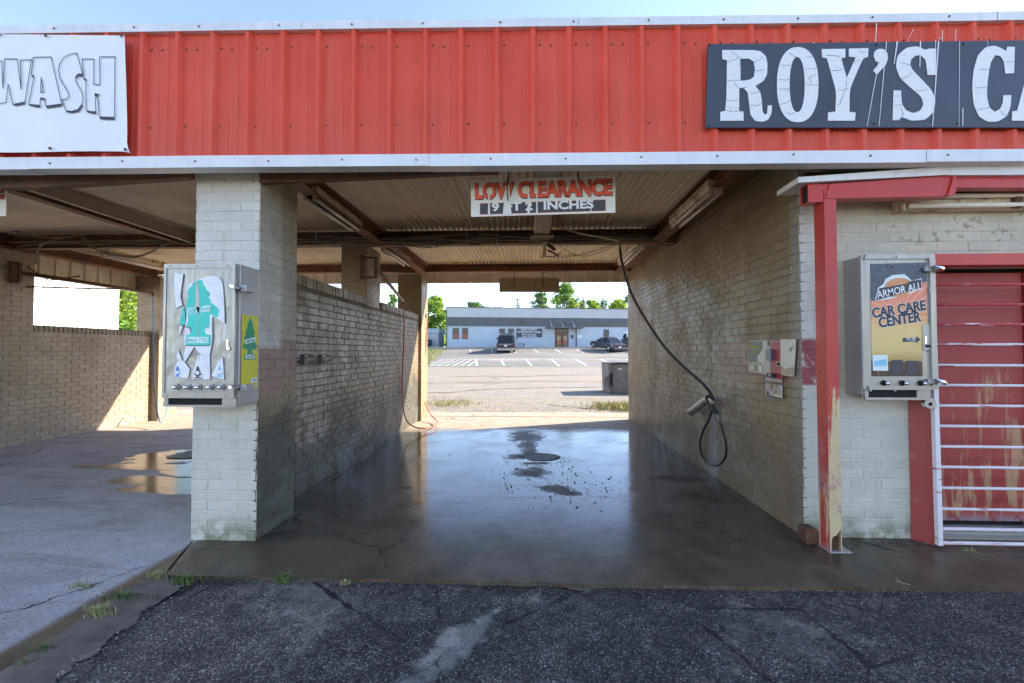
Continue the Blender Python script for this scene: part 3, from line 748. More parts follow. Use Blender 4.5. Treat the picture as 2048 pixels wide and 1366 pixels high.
# right bay wall and street wall
t = thing('bay_side_wall', 'long taupe brick wall on the right side of the wash bay', 'brick wall', (1.95, 5.8, 0))
X1, Y1, Y2, ZT = 1.88, 3.155, 8.52, 2.83
MB().box(X1 + PD, X1 + .25, Y1 + .006, Y2 - PD, -.02, ZT).build('core', M['brick_right'], t)
brickwork(t, [((X1 + PD, Y2, 0), (0, -1, 0), lay(Y2 - Y1, 0, 41.8 * BC, first=1, shift=.38), 'brick_right', PD + .0022),
              ((X1 + .25, Y2 - PD, 0), (-1, 0, 0), lay(.25, 0, 41 * BC), 'brick_far', PD)], None, 298)
t = thing('street_wall', 'white painted brick front wall behind the red canopy post', 'brick wall', (2.8, 3.3, 0))
DX0, DX1, DZ = 2.72, 3.78, 1.86
XE = 6.0
b = MB()
b.box(X1 + .03, DX0, Y1 + PD, Y1 + .25, -.02, ZT).box(DX0, DX1, Y1 + PD, Y1 + .25, DZ, ZT).box(DX1, XE, Y1 + PD, Y1 + .25, -.02, ZT)
b.build('core', M['brick_front'], t)
brickwork(t, [((X1, Y1 + PD, 0), (1, 0, 0), lay(XE - X1, 0, 41.8 * BC, [(DX0 - X1, DX1 - X1, -1, DZ)], shift=.42), 'brick_front', PD)], None, 298)
MB().box(2.14, XE, 8.3, 8.52, -.02, ZT).box(XE, XE + .2, 3.15, 8.52, -.02, ZT).box(2.14, XE, 3.45, 8.3, 2.70, 2.72).build('room_shell', M['mortar'], t)
# left bay outer wall: pier, low wall with opening, end pier
t = thing('outer_wall', 'tan brick outer wall of the left bay with an open window', 'brick wall', (-7.15, 5.5, 0))
XL = -7.0; OP0, OP1, OZ = 6.02, 8.0, 1.57
b = MB(); b.box(XL - .3, XL - PD, 2.9, OP0, -.02, 2.66).box(XL - .3, XL - PD, OP0, OP1, -.02, OZ)
b.build('core', M['brick_side'], t)
brickwork(t, [((XL - PD, 2.9, 0), (0, 1, 0), lay(5.1, 0, 39 * BC, [(OP0 - 2.9, OP1 - 2.9, OZ - .01, 9)]), 'brick_side', PD + .0022)], None, 298)
k = 0; y = OP0 + .004
while y < OP1 - .05:
    o = bpy.data.objects.new('cap_brick', cme); col.objects.link(o); o.parent = t
    o.location = Vector((XL - .14, y, OZ - .012)) - origin(t); y += BC
pillar('brick_pillar', 'brick end pillar of the left bay beside the blue hose', -7.30, -6.86, 8.0, 8.45, 2.66, ('brick_side', 'brick_side', 'brick_side', 'brick_side'), 160)

# ================================================================== ROOF
rt_ = thing('carport_roof', 'corrugated metal roof on rusty steel beams over the wash bays', 'roof', (0, 5.8, 2.8))
def cz(y): return 2.80 + .022 * (y - 3)
def sheet_mesh():
    P = .0677; n = 10; k = 6; b = MB(); y0, y1 = 2.86, 8.72
    for i in range(n * k + 1):
        x = i * P / k; dz = .019 * math.cos(2 * math.pi * i / k)
        b.v += [(x, y0, cz(y0) + dz + .0105), (x, y1, cz(y1) + dz + .0105)]
    b.f = [(2 * i, 2 * i + 1, 2 * i + 3, 2 * i + 2) for i in range(n * k)]; b.mi = [0] * len(b.f)
    return b
sm = sheet_mesh().build('roof_sheet', M['deck'], None, smooth=True); sme = sm.data; bpy.data.objects.remove(sm)
x = -7.45; i = 0
while x < 6.5:
    o = bpy.data.objects.new('roof_sheet', sme); col.objects.link(o); o.parent = rt_
    o.location = Vector((x, 0, .002 * (i % 2) + random.uniform(0, .001))) - origin(rt_); x += .677; i += 1
MB().box(-7.45, 6.5, 2.9, 8.7, 2.985, 3.02).build('roof_deck', M['beam_tan'], rt_)
def cbeam(y, z0, z1, x0, x1, name='cross_beam', w=.10):
    b = MB(); b.box(x0, x1, y, y + .008, z0 + .008, z1 - .008).box(x0, x1, y - w / 2, y + w / 2 + .008, z0, z0 + .008).box(x0, x1, y - w / 2, y + w / 2 + .008, z1 - .008, z1)
    b.build(name, M['beam'], rt_)
cbeam(5.72, 2.655, 2.835, -7.3, 1.875)
cbeam(8.22, 2.76, 2.90, -7.3, 1.875)
cbeam(2.98, 2.55, 2.78, -7.4, -2.3, w=.12); cbeam(2.98, 2.62, 2.79, -1.83, 1.87, w=.12)
def lbeam(xc, wd, z0, z1, y0, y1, mat='beam', name='side_beam'):
    b = MB(); b.box(xc - wd / 2, xc + wd / 2, y0, y1, z0, z0 + .01).box(xc - .005, xc + .005, y0, y1, z0 + .01, z1).box(xc - wd / 2, xc + wd / 2, y0, y1, z1, z1 + .01)
    b.build(name, M[mat], rt_)
lbeam(1.62, .16, 2.66, 2.80, 3.04, 5.64); lbeam(1.62, .16, 2.70, 2.85, 5.78, 8.16)
lbeam(-1.93, .14, 2.66, 2.80, 3.5, 5.64); lbeam(-1.93, .14, 2.70, 2.85, 5.78, 8.16)
MB().cbox(.06, .25, 3.05, 5.66, 2.67, 2.79, .01).build('centre_beam', M['beam_tan'], rt_)
lbeam(-4.62, .11, 2.70, 2.80, 3.05, 5.64); lbeam(-4.36, .05, 2.68, 2.80, 3.05, 5.64, 'beam_tan')
lbeam(-7.0, .16, 2.67, 2.80, 3.05, 8.1)
MB().box(1.72, 1.876, 3.05, 8.1, 2.79, 2.81).build('edge_angle', M['beam'], rt_)
# ribbed back fascia seen from inside and side fascia left
def ribs(b, P0, u, L, z0, z1, out, pitch=.2286, d=.022):
    """ribbed sheet along u from P0; out = offset direction"""
    P0 = Vector(P0); u = Vector(u); out = Vector(out); pts = []; s = 0.0
    while s < L:
        for ds, h in ((0, 0), (.016, 1), (.038, 1), (.054, 0), (.108, 0), (.112, .09), (.124, .09), (.128, 0), (.168, 0), (.172, .09), (.184, .09), (.188, 0)):
            if s + ds <= L: pts.append((s + ds, h * d))
        s += pitch
    pts.append((L, 0)); o = len(b.v)
    for s, h in pts:
        p = P0 + u * s + out * h
        b.v += [(p.x, p.y, z0), (p.x, p.y, z1)]
    for i in range(len(pts) - 1): b.f.append((o + 2 * i, o + 2 * i + 2, o + 2 * i + 3, o + 2 * i + 1)); b.mi.append(0)
bf = thing('back_fascia', 'tan ribbed metal fascia along the rear eave', 'fascia', (-2, 8.8, 2.8))
b = MB(); ribs(b, (-7.35, 8.78, 0), (1, 0, 0), 14, 2.655, 3.05, (0, -1, 0)); b.build('ribbed_panel', M['backfascia'], bf)
MB().box(-7.36, 6.6, 8.775, 8.80, 2.64, 2.66).build('bottom_trim', M['backfascia'], bf)
sf = thing('side_fascia', 'tan ribbed metal fascia hanging along the left side eave', 'fascia', (-7.35, 6, 2.8))
b = MB(); ribs(b, (-7.32, 2.9, 0), (0, 1, 0), 5.7, 2.40, 2.80, (1, 0, 0)); b.build('ribbed_panel', M['backfascia'], sf)
MB().box(-7.35, -7.27, 2.9, 8.6, 2.385, 2.403).build('bottom_trim', M['backfascia'], sf)

# ================================================================== FRONT FASCIA
KF = .02
def fy(x): return 2.80 + KF * x
U = Vector((1, KF, 0)).normalized(); NF = Vector((KF, -1, 0)).normalized()
ff = thing('front_fascia', 'red ribbed metal fascia with pale trim across the front of the car wash', 'fascia', (0, 2.8, 2.44))
ZB, ZS, ZR, ZTOP = 2.440, 2.518, 3.325, 3.378
xp = -8.0; i = 0
PAN = .9144
# measured major rib positions repeat every 0.2445 m
while xp < 7.5:
    b = MB(); ribs(b, (xp, fy(xp), 0), U, PAN + .02, ZS - .01, ZR + .01, NF, pitch=.2286, d=.031)
    o = b.build('metal_panel', M['red'], ff); o.location.y += -.0012 * (i % 2)
    xp += PAN * U.x; i += 1
MB().prism([(-8, fy(-8) + .02, 2.5), (7.5, fy(7.5) + .02, 2.5), (7.5, fy(7.5) + .14, 2.5), (-8, fy(-8) + .14, 2.5)], (0, 0, .83)).build('backing', M['beam_tan'], ff)
def trimstrip(name, x0, x1, z0, z1, pr, mat, lip=.02, dz=(0, 0)):
    b = MB()
    p0 = Vector((x0, fy(x0), 0)) + NF * pr; p1 = Vector((x1, fy(x1), 0)) + NF * pr
    n = 24
    for i in range(n):
        a = p0.lerp(p1, i / n); c = p0.lerp(p1, (i + 1) / n)
        w0 = .003 * mnoise.noise(Vector((a.x * .8, z0, 0))); w1 = .003 * mnoise.noise(Vector((c.x * .8, z0, 0)))
        back = -NF * (pr + .06)
        b.add([a + Vector((0, 0, z0 + w0)), c + Vector((0, 0, z0 + w1)), c + Vector((0, 0, z1 + w1)), a + Vector((0, 0, z1 + w0)),
               a + back + Vector((0, 0, z0 + w0)), c + back + Vector((0, 0, z0 + w1)), c + back + Vector((0, 0, z1 + w1)), a + back + Vector((0, 0, z1 + w0))],
              [(0, 1, 2, 3), (0, 4, 5, 1), (3, 2, 6, 7), (4, 7, 6, 5)])
    return b.build(name, M[mat], ff)
tr = [(-8, -3.2), (-3.198, -.63), (-.628, 2.45), (2.452, 7.5)]
for j, (a, c) in enumerate(tr):
    trimstrip('bottom_trim', a, c, ZB + .003 * (j % 2), ZS, .034 + .0012 * (j % 2), 'trim')
for j, (a, c) in enumerate([(-8, -1.45), (-1.448, .31), (.312, 2.9), (2.902, 7.5)]):
    trimstrip('top_trim', a, c, ZR, ZTOP + .002 * (j % 2), .036 + .0012 * (j % 2), 'trim')
b = MB()
def screw(x, z, pr, r=.006):
    p = Vector((x, fy(x), z)) + NF * pr; b.tube([p, p + NF * .005], r, 6)
x = -4.5
while x < 3.8:
    for zz in (3.23, 2.72): screw(x, zz + random.uniform(-.004, .004), .001)
    if random.random() < .5: screw(x + .07, 3.225, .001)
    x += .2286
for x in [-4 + .47 * k for k in range(17)]: screw(x, 2.485 + random.uniform(-.01, .01), .035); screw(x + .06 * random.random(), 3.352, .037)
b.build('screws', M['rust'], ff, kind='stuff')
MB().prism([(-1.83, 2.93, 2.42), (-.2, 2.93, 2.47), (-.2, 2.93, 2.52), (-1.83, 2.93, 2.52)], (0, .05, 0)).build('soffit_lip', M['rust'], ff)
MB().prism([(-7.4, 2.9, 2.44), (-3.35, 2.9, 2.40), (-2.9, 2.9, 2.425), (-2.3, 2.9, 2.455), (-2.3, 2.9, 2.56), (-7.4, 2.9, 2.56)], (0, .06, 0)).build('soffit_lip', M['rust'], ff)

# ---- banner WASH
class To3:
    def __init__(s, sc, ox, oy, ax, val, k=0.0, push=0.0, ex=None, n=None):
        s.a = (sc, ox, oy, ax, val, k); s.ex = ex or Vector((1, 0, 0)); s.ez = Vector((0, 0, 1)); s.off = (n or Vector((0, -1, 0))) * push
    def __call__(s, u, v):
        sc, ox, oy, ax, val, k = s.a
        return at(ox + u / sc, oy + v / sc, ax, val, k) + s.off
def layer(t3, d, n):
    q = To3(*t3.a, ex=t3.ex); q.off = t3.off + n * d; return q
bn = thing('banner', 'white vinyl banner reading WASH at the left end of the red fascia', 'banner', (-3.2, 2.74, 2.6))
b = MB(); nx, ny = 60, 26
T = To3(4.096, 0, 30, 'y', 2.745, KF, ex=U)
def wrinkle(s, tt):
    cx, cz_ = (1 - s), (1 - tt); d = math.hypot(cx * 3, cz_ * 1.0)
    fold = .012 * math.exp(-d * 5) * math.sin(14 * math.atan2(cz_ + .01, cx * 3 + .01))
    return .002 * mnoise.noise(Vector((s * 3, tt * 2, 1))) + fold
tl, tr_, br_, bl_ = T(-1100, 150), T(1024, 170), T(1056, 1128), T(-1100, 1112)
for j in range(ny + 1):
    for i in range(nx + 1):
        s, tt = i / nx, j / ny
        p = tl.lerp(tr_, s).lerp(bl_.lerp(br_, s), tt)
        sag = .006 * math.sin(s * 9) * tt
        b.v.append(tuple(p + Vector((0, -wrinkle(s, tt) - .003, sag))))
b.f = [(j * (nx + 1) + i, (j + 1) * (nx + 1) + i, (j + 1) * (nx + 1) + i + 1, j * (nx + 1) + i + 1) for j in range(ny) for i in range(nx)]; b.mi = [0] * len(b.f)
b.build('cloth', M['white'], bn, smooth=True)
TI = layer(T, .0095, NF)
def outline(pts, wpx):
    """closed ribbon loops -> list of quads as one flat mesh"""
    b = MB(); n = len(pts); P = [TI(*q) for q in pts]
    for i in range(n):
        a, c = P[i], P[(i + 1) % n]; d = (c - a)
        if d.length < 1e-6: continue
        d.normalize(); s = Vector((0, 0, 1)).cross(NF).normalized(); pr = d.cross(NF).normalized() * wpx
        a2, c2 = a - d * wpx * .7, c + d * wpx * .7
        b.add([a2 - pr, c2 - pr, c2 + pr, a2 + pr], [(0, 1, 2, 3)])
    return b
def cr(pts, n=5): 
    q = [Vector((x, y, 0)) for x, y in pts]; N = len(q); out = []
    for i in range(N):
        a, b_, c, d = q[(i - 1) % N], q[i], q[(i + 1) % N], q[(i + 2) % N]
        for k in range(n):
            t_ = k / n; p = .5 * ((2 * b_) + (c - a) * t_ + (2 * a - 5 * b_ + 4 * c - d) * t_ * t_ + (3 * b_ - a - 3 * c + d) * t_ ** 3); out.append((p.x, p.y))
    return out
LT = [[(-60, 382), (28, 385), (38, 608), (50, 366), (155, 368), (186, 615), (183, 378), (270, 373), (218, 718), (118, 738), (80, 575), (62, 722), (-30, 742)],
      [(285, 355), (430, 350), (518, 735), (388, 752), (375, 690), (345, 685), (340, 745), (247, 738), (290, 520), (270, 495)], [(350, 520), (368, 640), (345, 640)],
      [(640, 320), (664, 400), (687, 490), (655, 490), (632, 510), (632, 550), (655, 590), (683, 640), (694, 690), (685, 735), (650, 780), (600, 795), (553, 790), (518, 700), (556, 697), (576, 672), (565, 630), (530, 575), (503, 520), (492, 460), (500, 410), (530, 360), (580, 330)],
      [(687, 368), (780, 368), (780, 575), (830, 578), (828, 350), (952, 350), (950, 845), (825, 840), (815, 700), (790, 655), (797, 800), (717, 790), (715, 545), (695, 525)]]
for L_ in LT: outline(L_, .0024).build('letter', M['ink'], bn)
SH = [[(120, 740), (218, 718), (214, 736), (135, 752)], [(247, 738), (342, 745), (340, 765), (258, 752)], [(388, 752), (518, 735), (520, 752), (395, 771)],
      [(553, 790), (600, 795), (650, 780), (685, 740), (691, 752), (655, 798), (600, 810), (560, 806)], [(720, 792), (797, 800), (795, 819), (728, 806)],
      [(825, 842), (950, 845), (948, 867), (832, 860)], [(272, 497), (291, 502), (288, 522), (276, 516)], [(790, 645), (822, 655), (820, 675), (788, 660)], [(345, 685), (376, 690), (378, 704), (343, 700)],
      [(695, 525), (718, 530), (718, 548), (700, 542)], [(632, 512), (660, 490), (687, 492), (684, 510), (655, 508), (634, 530)]]
for q in SH: MB().add([TI(*p) for p in q], [tuple(range(len(q)))]).build('letter_shadow', M['ink'], bn)
for u, v in ((12, 172), (390, 178), (1005, 178), (425, 1098), (1040, 1108)):
    p = TI(u, v); MB().cyl(p, p + NF * .006, .0085, 10).build('grommet', M['rust'], bn)

# ---- ROY'S board
bd = thing('sign_board', "long black board lettered ROY'S CA in white on the red fascia", 'sign', (2.2, 2.8, 2.65))
T = To3(2.893, 1340, 30, 'y', 2.80, KF, push=.034, ex=U, n=NF)
a0, a1, a2, a3 = T(203, 197), T(190, 672), T(2700, 672), T(2700, 168)
MB().prism([a0, a1, a2, a3], NF * .012).build('board', M['navy'], bd)
T1 = layer(T, .0145, NF)
def soft(l):
    if len(l) < 20 and l not in AP: return l
    out = []; n = len(l)
    for i in range(n):
        a, b_, c = Vector(l[i - 1]), Vector(l[i]), Vector(l[(i + 1) % n])
        ang = (b_ - a).angle(c - b_, 0)
        if ang > .9: out.append(tuple(b_))
        else: out += [tuple(b_.lerp(a, .28)), tuple(b_.lerp(a, .1).lerp(b_.lerp(c, .1), .5)), tuple(b_.lerp(c, .28))]
    return out
RO = [[(282, 233), (455, 233), (500, 240), (530, 268), (539, 310), (537, 370), (518, 408), (470, 438), (498, 470), (507, 520), (511, 585), (524, 600), (537, 594), (541, 548), (565, 548), (562, 592), (545, 628), (510, 642), (468, 636), (442, 600), (434, 530), (428, 475), (405, 450), (379, 448), (378, 580), (402, 583), (404, 635), (270, 635), (272, 585), (299, 578), (306, 500), (309, 290), (282, 285)],
      [(386, 282), (435, 282), (460, 298), (468, 340), (462, 385), (438, 402), (386, 408)]]
def ell(cx, cy, rx, ry, p=2.4, n=36):
    o = []
    for k in range(n):
        a = 2 * math.pi * k / n; c, s = math.cos(a), math.sin(a)
        o.append((cx + rx * math.copysign(abs(c) ** (2 / p), c), cy + ry * math.copysign(abs(s) ** (2 / p), s)))
    return o
OO = [ell(711, 430, 118, 214, 2.3), ell(708, 430, 43, 157, 2.2)]
YY = [[(848, 228), (982, 226), (982, 275), (958, 280), (990, 392), (1040, 275), (1002, 270), (1002, 225), (1113, 222), (1110, 272), (1082, 280), (1006, 455), (1005, 585), (1040, 588), (1036, 635), (882, 635), (884, 588), (926, 583), (930, 465), (876, 280), (850, 275)]]
AP = [[(1142, 262), (1150, 238), (1172, 226), (1200, 228), (1220, 248), (1224, 280), (1212, 318), (1160, 374), (1140, 350), (1178, 304), (1152, 296)]]
SS = [[(1498, 225), (1495, 375), (1448, 375), (1440, 292), (1412, 264), (1380, 264), (1354, 288), (1350, 320), (1366, 350), (1420, 405), (1472, 462), (1494, 515), (1484, 585), (1436, 630), (1360, 636), (1302, 615), (1284, 632), (1250, 632), (1256, 463), (1298, 463), (1302, 540), (1328, 578), (1370, 592), (1408, 577), (1426, 542), (1414, 500), (1350, 445), (1292, 392), (1268, 325), (1280, 262), (1328, 220), (1388, 211), (1438, 233), (1455, 225)]]
CC = [[(1945, 215), (1940, 365), (1890, 368), (1884, 300), (1864, 268), (1834, 262), (1810, 298), (1798, 350), (1788, 430), (1786, 500), (1800, 560), (1830, 585), (1862, 568), (1878, 530), (1880, 490), (1925, 490), (1920, 560), (1898, 610), (1850, 640), (1792, 642), (1740, 612), (1710, 540), (1703, 440), (1710, 350), (1735, 262), (1780, 216), (1830, 208), (1870, 224), (1896, 240), (1902, 215)]]
AA = [[(1927, 635), (1930, 582), (1958, 578), (2040, 270), (2030, 262), (2030, 216), (2140, 216), (2230, 578), (2262, 582), (2264, 635), (2120, 635), (2122, 584), (2150, 578), (2142, 520), (2042, 520), (2030, 578), (2056, 584), (2054, 635)], [(2052, 472), (2134, 472), (2096, 300)]]
for L_ in (RO, OO, YY, AP, SS, CC, AA): flat('letter', [soft(l) for l in L_], T1, M['letter'], bd, .002)
M['crackline'] = plain('painted_crack_line', (.13, .19, .23), .5, 0, .2, 20)
T2 = layer(T, .0168, NF)
for q in ([(310, 300), (345, 292), (372, 278)], [(455, 305), (490, 292), (512, 272)], [(462, 352), (495, 350), (520, 345)], [(310, 410), (345, 405), (390, 405)], [(345, 415), (365, 440), (378, 452), (420, 445)], [(304, 520), (340, 522), (372, 518)], [(300, 575), (335, 582), (378, 580)], [(440, 480), (470, 478), (498, 470)], [(442, 545), (478, 552), (508, 535)], [(330, 240), (360, 262), (384, 282), (380, 330)],
          [(655, 245), (680, 262), (700, 275)], [(608, 320), (640, 322), (670, 320)], [(602, 400), (640, 405), (664, 398)], [(600, 460), (640, 452), (666, 458)], [(756, 282), (790, 268), (800, 262)], [(752, 340), (785, 342), (822, 335)], [(754, 430), (790, 432), (826, 432)], [(606, 545), (640, 535), (672, 520)], [(650, 590), (672, 600), (690, 588)], [(790, 425), (775, 390), (812, 375)],
          [(870, 262), (905, 265), (950, 270)], [(900, 350), (935, 350), (965, 345)], [(935, 460), (970, 462), (1000, 450)], [(990, 400), (985, 440), (950, 540), (935, 548)], [(1010, 300), (1040, 298), (1065, 292)], [(1060, 235), (1075, 250), (1095, 245)],
          [(1290, 300), (1320, 312), (1345, 318)], [(1300, 400), (1335, 385), (1362, 360)], [(1396, 470), (1420, 462), (1445, 455)], [(1295, 560), (1310, 600), (1300, 615)], [(1256, 545), (1280, 548), (1300, 545)],
          [(1740, 345), (1765, 342), (1800, 345)], [(1712, 450), (1750, 448), (1785, 450)], [(1730, 575), (1765, 568), (1800, 560)], [(1860, 580), (1880, 600), (1900, 610)], [(1890, 300), (1912, 302), (1938, 298)]):
    P_ = [T2(*k) for k in q]; b = MB()
    for i_ in range(len(P_) - 1):
        d = (P_[i_ + 1] - P_[i_]).normalized(); pr = d.cross(NF).normalized() * .0017
        b.add([P_[i_] - pr * .6, P_[i_] + pr * .6, P_[i_ + 1] + pr, P_[i_ + 1] - pr], [(0, 1, 2, 3)])
    b.build('crack_line', M['crackline'], bd)
def streak(x0, y0, x1, y1, w0=2.2, d=.0165):
    p, q = T(x0, y0) + NF * d, T(x1, y1) + NF * d; s = U * (w0 / 2.893 / FPX * 2.85)
    MB().add([p - s, p + s, q + s * .6, q - s * .6], [(0, 1, 2, 3)]).build('paint_streak', M['letter'], bd)
for a in ((1170, 300, 1104, 668), (1215, 185, 1172, 668), (1276, 185, 1258, 312, 4), (1511, 183, 1476, 668, 3.2), (1408, 183, 1404, 330, 3.5), (1630, 185, 1626, 668, 1.4), (1648, 565, 1648, 668, 2.6), (1494, 180, 1492, 240, 2), (801, 188, 801, 196, 3), (1790, 180, 1790, 215, 1)): streak(*a)
for a in ((1176, 66, 1168, 180, 2.4), (1386, 98, 1350, 176, 1.4), (1552, 108, 1552, 178, 2), (1630, 98, 1626, 180, 1.6), (1545, 150, 1520, 178, 3)):
    streak(*a, d=-.006)
b = MB()
for u, v in ((207, 202), (207, 660), (1160, 203), (1652, 198), (1622, 650), (1145, 652)):
    p = T(u, v) + NF * .012; b.tube([p, p + NF * .004], .006, 8)
b.build('screws', M['dark'], bd, kind='stuff')

# ================================================================== HANGING SIGNS
def hanging_sign(label, x0, x1, y, z0, z1, printed, skew=0.0):
    t = thing('clearance_sign' if printed else 'hanging_sign', label, 'sign', ((x0 + x1) / 2, y, z0))
    MB().prism([(x0, y, z0), (x1, y, z0 + skew), (x1, y, z1 + skew), (x0, y, z1)], (0, .006, 0)).build('board', M['sign_cream' if printed else 'signmetal'], t)
    return t
sg = hanging_sign('cream sign reading LOW CLEARANCE 9 FT 2 INCHES hanging over the bay mouth', -.408, .602, 3.1, 2.222, 2.482, True, .018)
tl_ = .018 / 1.01
cx, cz0 = .097, 2.405
text('lettering_edge', 'LOW CLEARANCE', (cx + .002, 3.0985, cz0 - .002), .152, M['ink'], sg, tilt=tl_, off=.0100, sx=.765)
text('lettering', 'LOW CLEARANCE', (cx, 3.0960, cz0), .152, M['sign_red'], sg, tilt=tl_, off=.0062, sx=.765)
MB().prism([(-.345, 3.0985, 2.236), (.535, 3.0985, 2.252), (.535, 3.0985, 2.332), (-.345, 3.0985, 2.316)], (0, .001, 0)).build('red_border', M['sign_red'], sg)
MB().prism([(-.342, 3.0972, 2.239), (.532, 3.0972, 2.255), (.532, 3.0972, 2.329), (-.342, 3.0972, 2.313)], (0, .001, 0)).build('dark_band', M['grey_print'], sg)
for s_, x in (('9', -.235), ('F', -.14), ('T', -.085), ('2', 0.0), ('INCHES', .275)):
    text('lettering', s_, (x, 3.0960, 2.282 + (x + .4) * .018), .080, M['paper'], sg, tilt=tl_, off=.0028, sx=1.28)
for x, wd, zt__ in ((-.288, .016, 2.42), (-.183, .062, 2.44), (-.012, .020, 2.43), (.05, .012, 2.45), (.43, .006, 2.4)):
    MB().add([(x, 3.0948, 2.232), (x + wd, 3.0948, 2.233), (x + wd * .7, 3.0948, zt__), (x + wd * .3, 3.0948, zt__)], [(0, 1, 2, 3)]).build('faded_streak', M['sign_cream'], sg)
for x, zb in ((-.142, 2.30), (.345, 2.47)):
    b = MB()
    for k in range(int((2.80 - zb) / .021)):
        z = zb + .16 * (zb < 2.4) + k * .021; r = .011
        ring = [(x + (r * .55 * math.cos(a) if k % 2 else 0), 3.09 + (0 if k % 2 else r * .55 * math.cos(a)), z + r * 1.2 * math.sin(a)) for a in [2 * math.pi * q / 10 for q in range(11)]]
        b.tube(ring, .0028, 5, False)
    b.build('chain', M['rust'], sg, smooth=True)
b = MB(); b.tube(spl([(-.148, 3.085, 2.50), (-.152, 3.08, 2.42), (-.146, 3.09, 2.33)]), .004, 5); b.build('wire', M['rust'], sg)
# left bay sign, only its right end shows
sr = at(12, 400, 'y', 3.1).x; sz0, sz1 = at(8, 432, 'y', 3.1).z, at(8, 362, 'y', 3.1).z
sg2 = hanging_sign('cream clearance sign with red E cut off at the left edge of the photo', sr - 1.01, sr, 3.1, sz0, sz1, True, 0)
text('lettering_edge', 'LOW CLEARANCE', (sr - .505, 3.0985, sz1 - .08), .152, M['ink'], sg2, off=.0100, sx=.775)
text('lettering', 'LOW CLEARANCE', (sr - .505, 3.0970, sz1 - .08), .152, M['sign_red'], sg2, off=.0062, sx=.775)
b = MB(); b.cyl((sr - .8, 3.1, sz1 - .01), (sr - .8, 3.1, 2.8), .005, 6).build('hanger', M['rust'], sg2)
MB().cyl((sr - .2, 3.1, sz1 - .01), (sr - .2, 3.1, 2.8), .005, 6).build('hanger', M['rust'], sg2)
bs = hanging_sign('blank tan back of a sign hanging from rusty rods at the rear eave', -.575, .585, 8.6, 2.435, 2.715, False, -.01)
for x in (-.28, .27):
    MB().cyl((x, 8.597, 2.5), (x, 8.597, 2.95), .007, 6).build('hanger_rod', M['rust'], bs)

# ================================================================== FLUORESCENT FIXTURES
def fixture(name, label, x, y0, y1, z, group=None, tubes=2):
    t = thing(name, label, 'light fixture', (x, (y0 + y1) / 2, z), group)
    MB().prism([(x - .055, y0, z), (x + .055, y0, z), (x + .075, y0, z + .03), (x + .07, y0, z + .085), (x - .07, y0, z + .085), (x - .075, y0, z + .03)], (0, y1 - y0, 0)).build('housing', M['fixture'], t)
    for s in (-1, 1):
        MB().cyl((x + s * .042, y0 + .03, z - .022), (x + s * .042, y1 - .03, z - .022), .0165, 12).build('glass_tube', M['tube'], t, smooth=True)
        for y in (y0, y1 - .03): MB().cbox(x + s * .042 - .014, x + s * .042 + .014, y, y + .028, z - .042, z + .001, .003).build('lamp_holder', M['fixture'], t)
    b = MB(); b.cyl((x, y1, z + .05), (x, y1 + .35, z + .06), .009, 6); b.build('conduit', M['cable_tan'], t)
    return t
G = 'twin tube fluorescent fixtures under the roof'
fixture('strip_light', 'rusty cream strip light beside the front brick pillar', -1.95, 3.85, 4.9, 2.66, G)
fixture('strip_light', 'rusty strip light high on the right wall near the bay mouth', 1.58, 3.78, 4.82, 2.64, G)
fixture('strip_light', 'small rusty strip light behind the middle pillar', -1.99, 6.05, 7.15, 2.70, G)
fixture('strip_light', 'strip light by the black hose top near the rear right corner', 1.50, 5.95, 7.2, 2.70, G)
fixture('strip_light', 'rusty strip light in the left bay above the open window', -6.06, 6.1, 7.15, 2.66, G)
# long fixture on the street wall
t = thing('wall_strip_light', 'long rusty twin tube fixture on the street wall above the red door', 'light fixture', (3.1, 3.1, 2.27), None)
p0, p1 = at(1800, 421, 'y', 3.10), at(1800, 394, 'y', 3.10)
MB().cbox(p0.x, p0.x + 2.44, 3.08, 3.15, p0.z, p1.z + .004, .004).build('housing', M['fixture'], t)
MB().cbox(p0.x - .014, p0.x, 3.05, 3.15, p0.z - .012, p1.z + .012, .003).build('end_cap', M['fixture'], t)
for z in (p0.z + .016, p1.z - .012):
    for x in (p0.x + .02, p0.x + 1.24):
        MB().cyl((x, 3.055, z), (x + 1.18, 3.055, z), .0165, 12).build('glass_tube', M['tube'], t, smooth=True)
for x in (p0.x + .7,): MB().cbox(x, x + .05, 3.045, 3.08, p0.z - .004, p1.z + .01, .003).build('lamp_holder', M['rust'], t)

# ================================================================== CABLES ALONG THE CROSS BEAM, BOOMS, HOSES
cb = thing('cable_bundle', 'sagging bundle of dark and tan cables along the middle cross beam', 'cables', (0, 5.6, 2.7))
rr = random.Random(11)
for k in range(9):
    pts = []; x = -6.6 if k % 3 == 0 else -3.9
    base = 2.66 + rr.uniform(-.02, .10)
    while x < 1.86:
        pts.append((x, 5.60 - rr.uniform(0, .07) - .01 * k, base + rr.uniform(-.02, .02) - .03 * abs(math.sin(x * 2.1 + k)))); x += rr.uniform(.3, .6)
    b = MB(); b.tube(spl(pts, 5), rr.choice((.005, .007, .009)), 6); b.build('cable', M[rr.choice(('cable_dark', 'cable_tan', 'cable_dark', 'cable_tan'))], cb, smooth=True)
for k in range(6):
    x = rr.uniform(-2, 1.8); b = MB()
    b.tube(spl([(x, 5.53, 2.83), (x + .05, 5.5, 2.66 + rr.uniform(-.04, .02)), (x + .3, 5.52, 2.6 + rr.uniform(-.03, .05)), (x + .5, 5.56, 2.72)]), .0045, 6); b.build('cable', M['cable_dark'], cb, smooth=True)
for x in (-2.7, -.78, -.4, 1.05): MB().cyl((x, 5.50, 2.60), (x + .004, 5.52, 2.80), .004, 5).build('cable_tie', M['lblue_print'], cb)
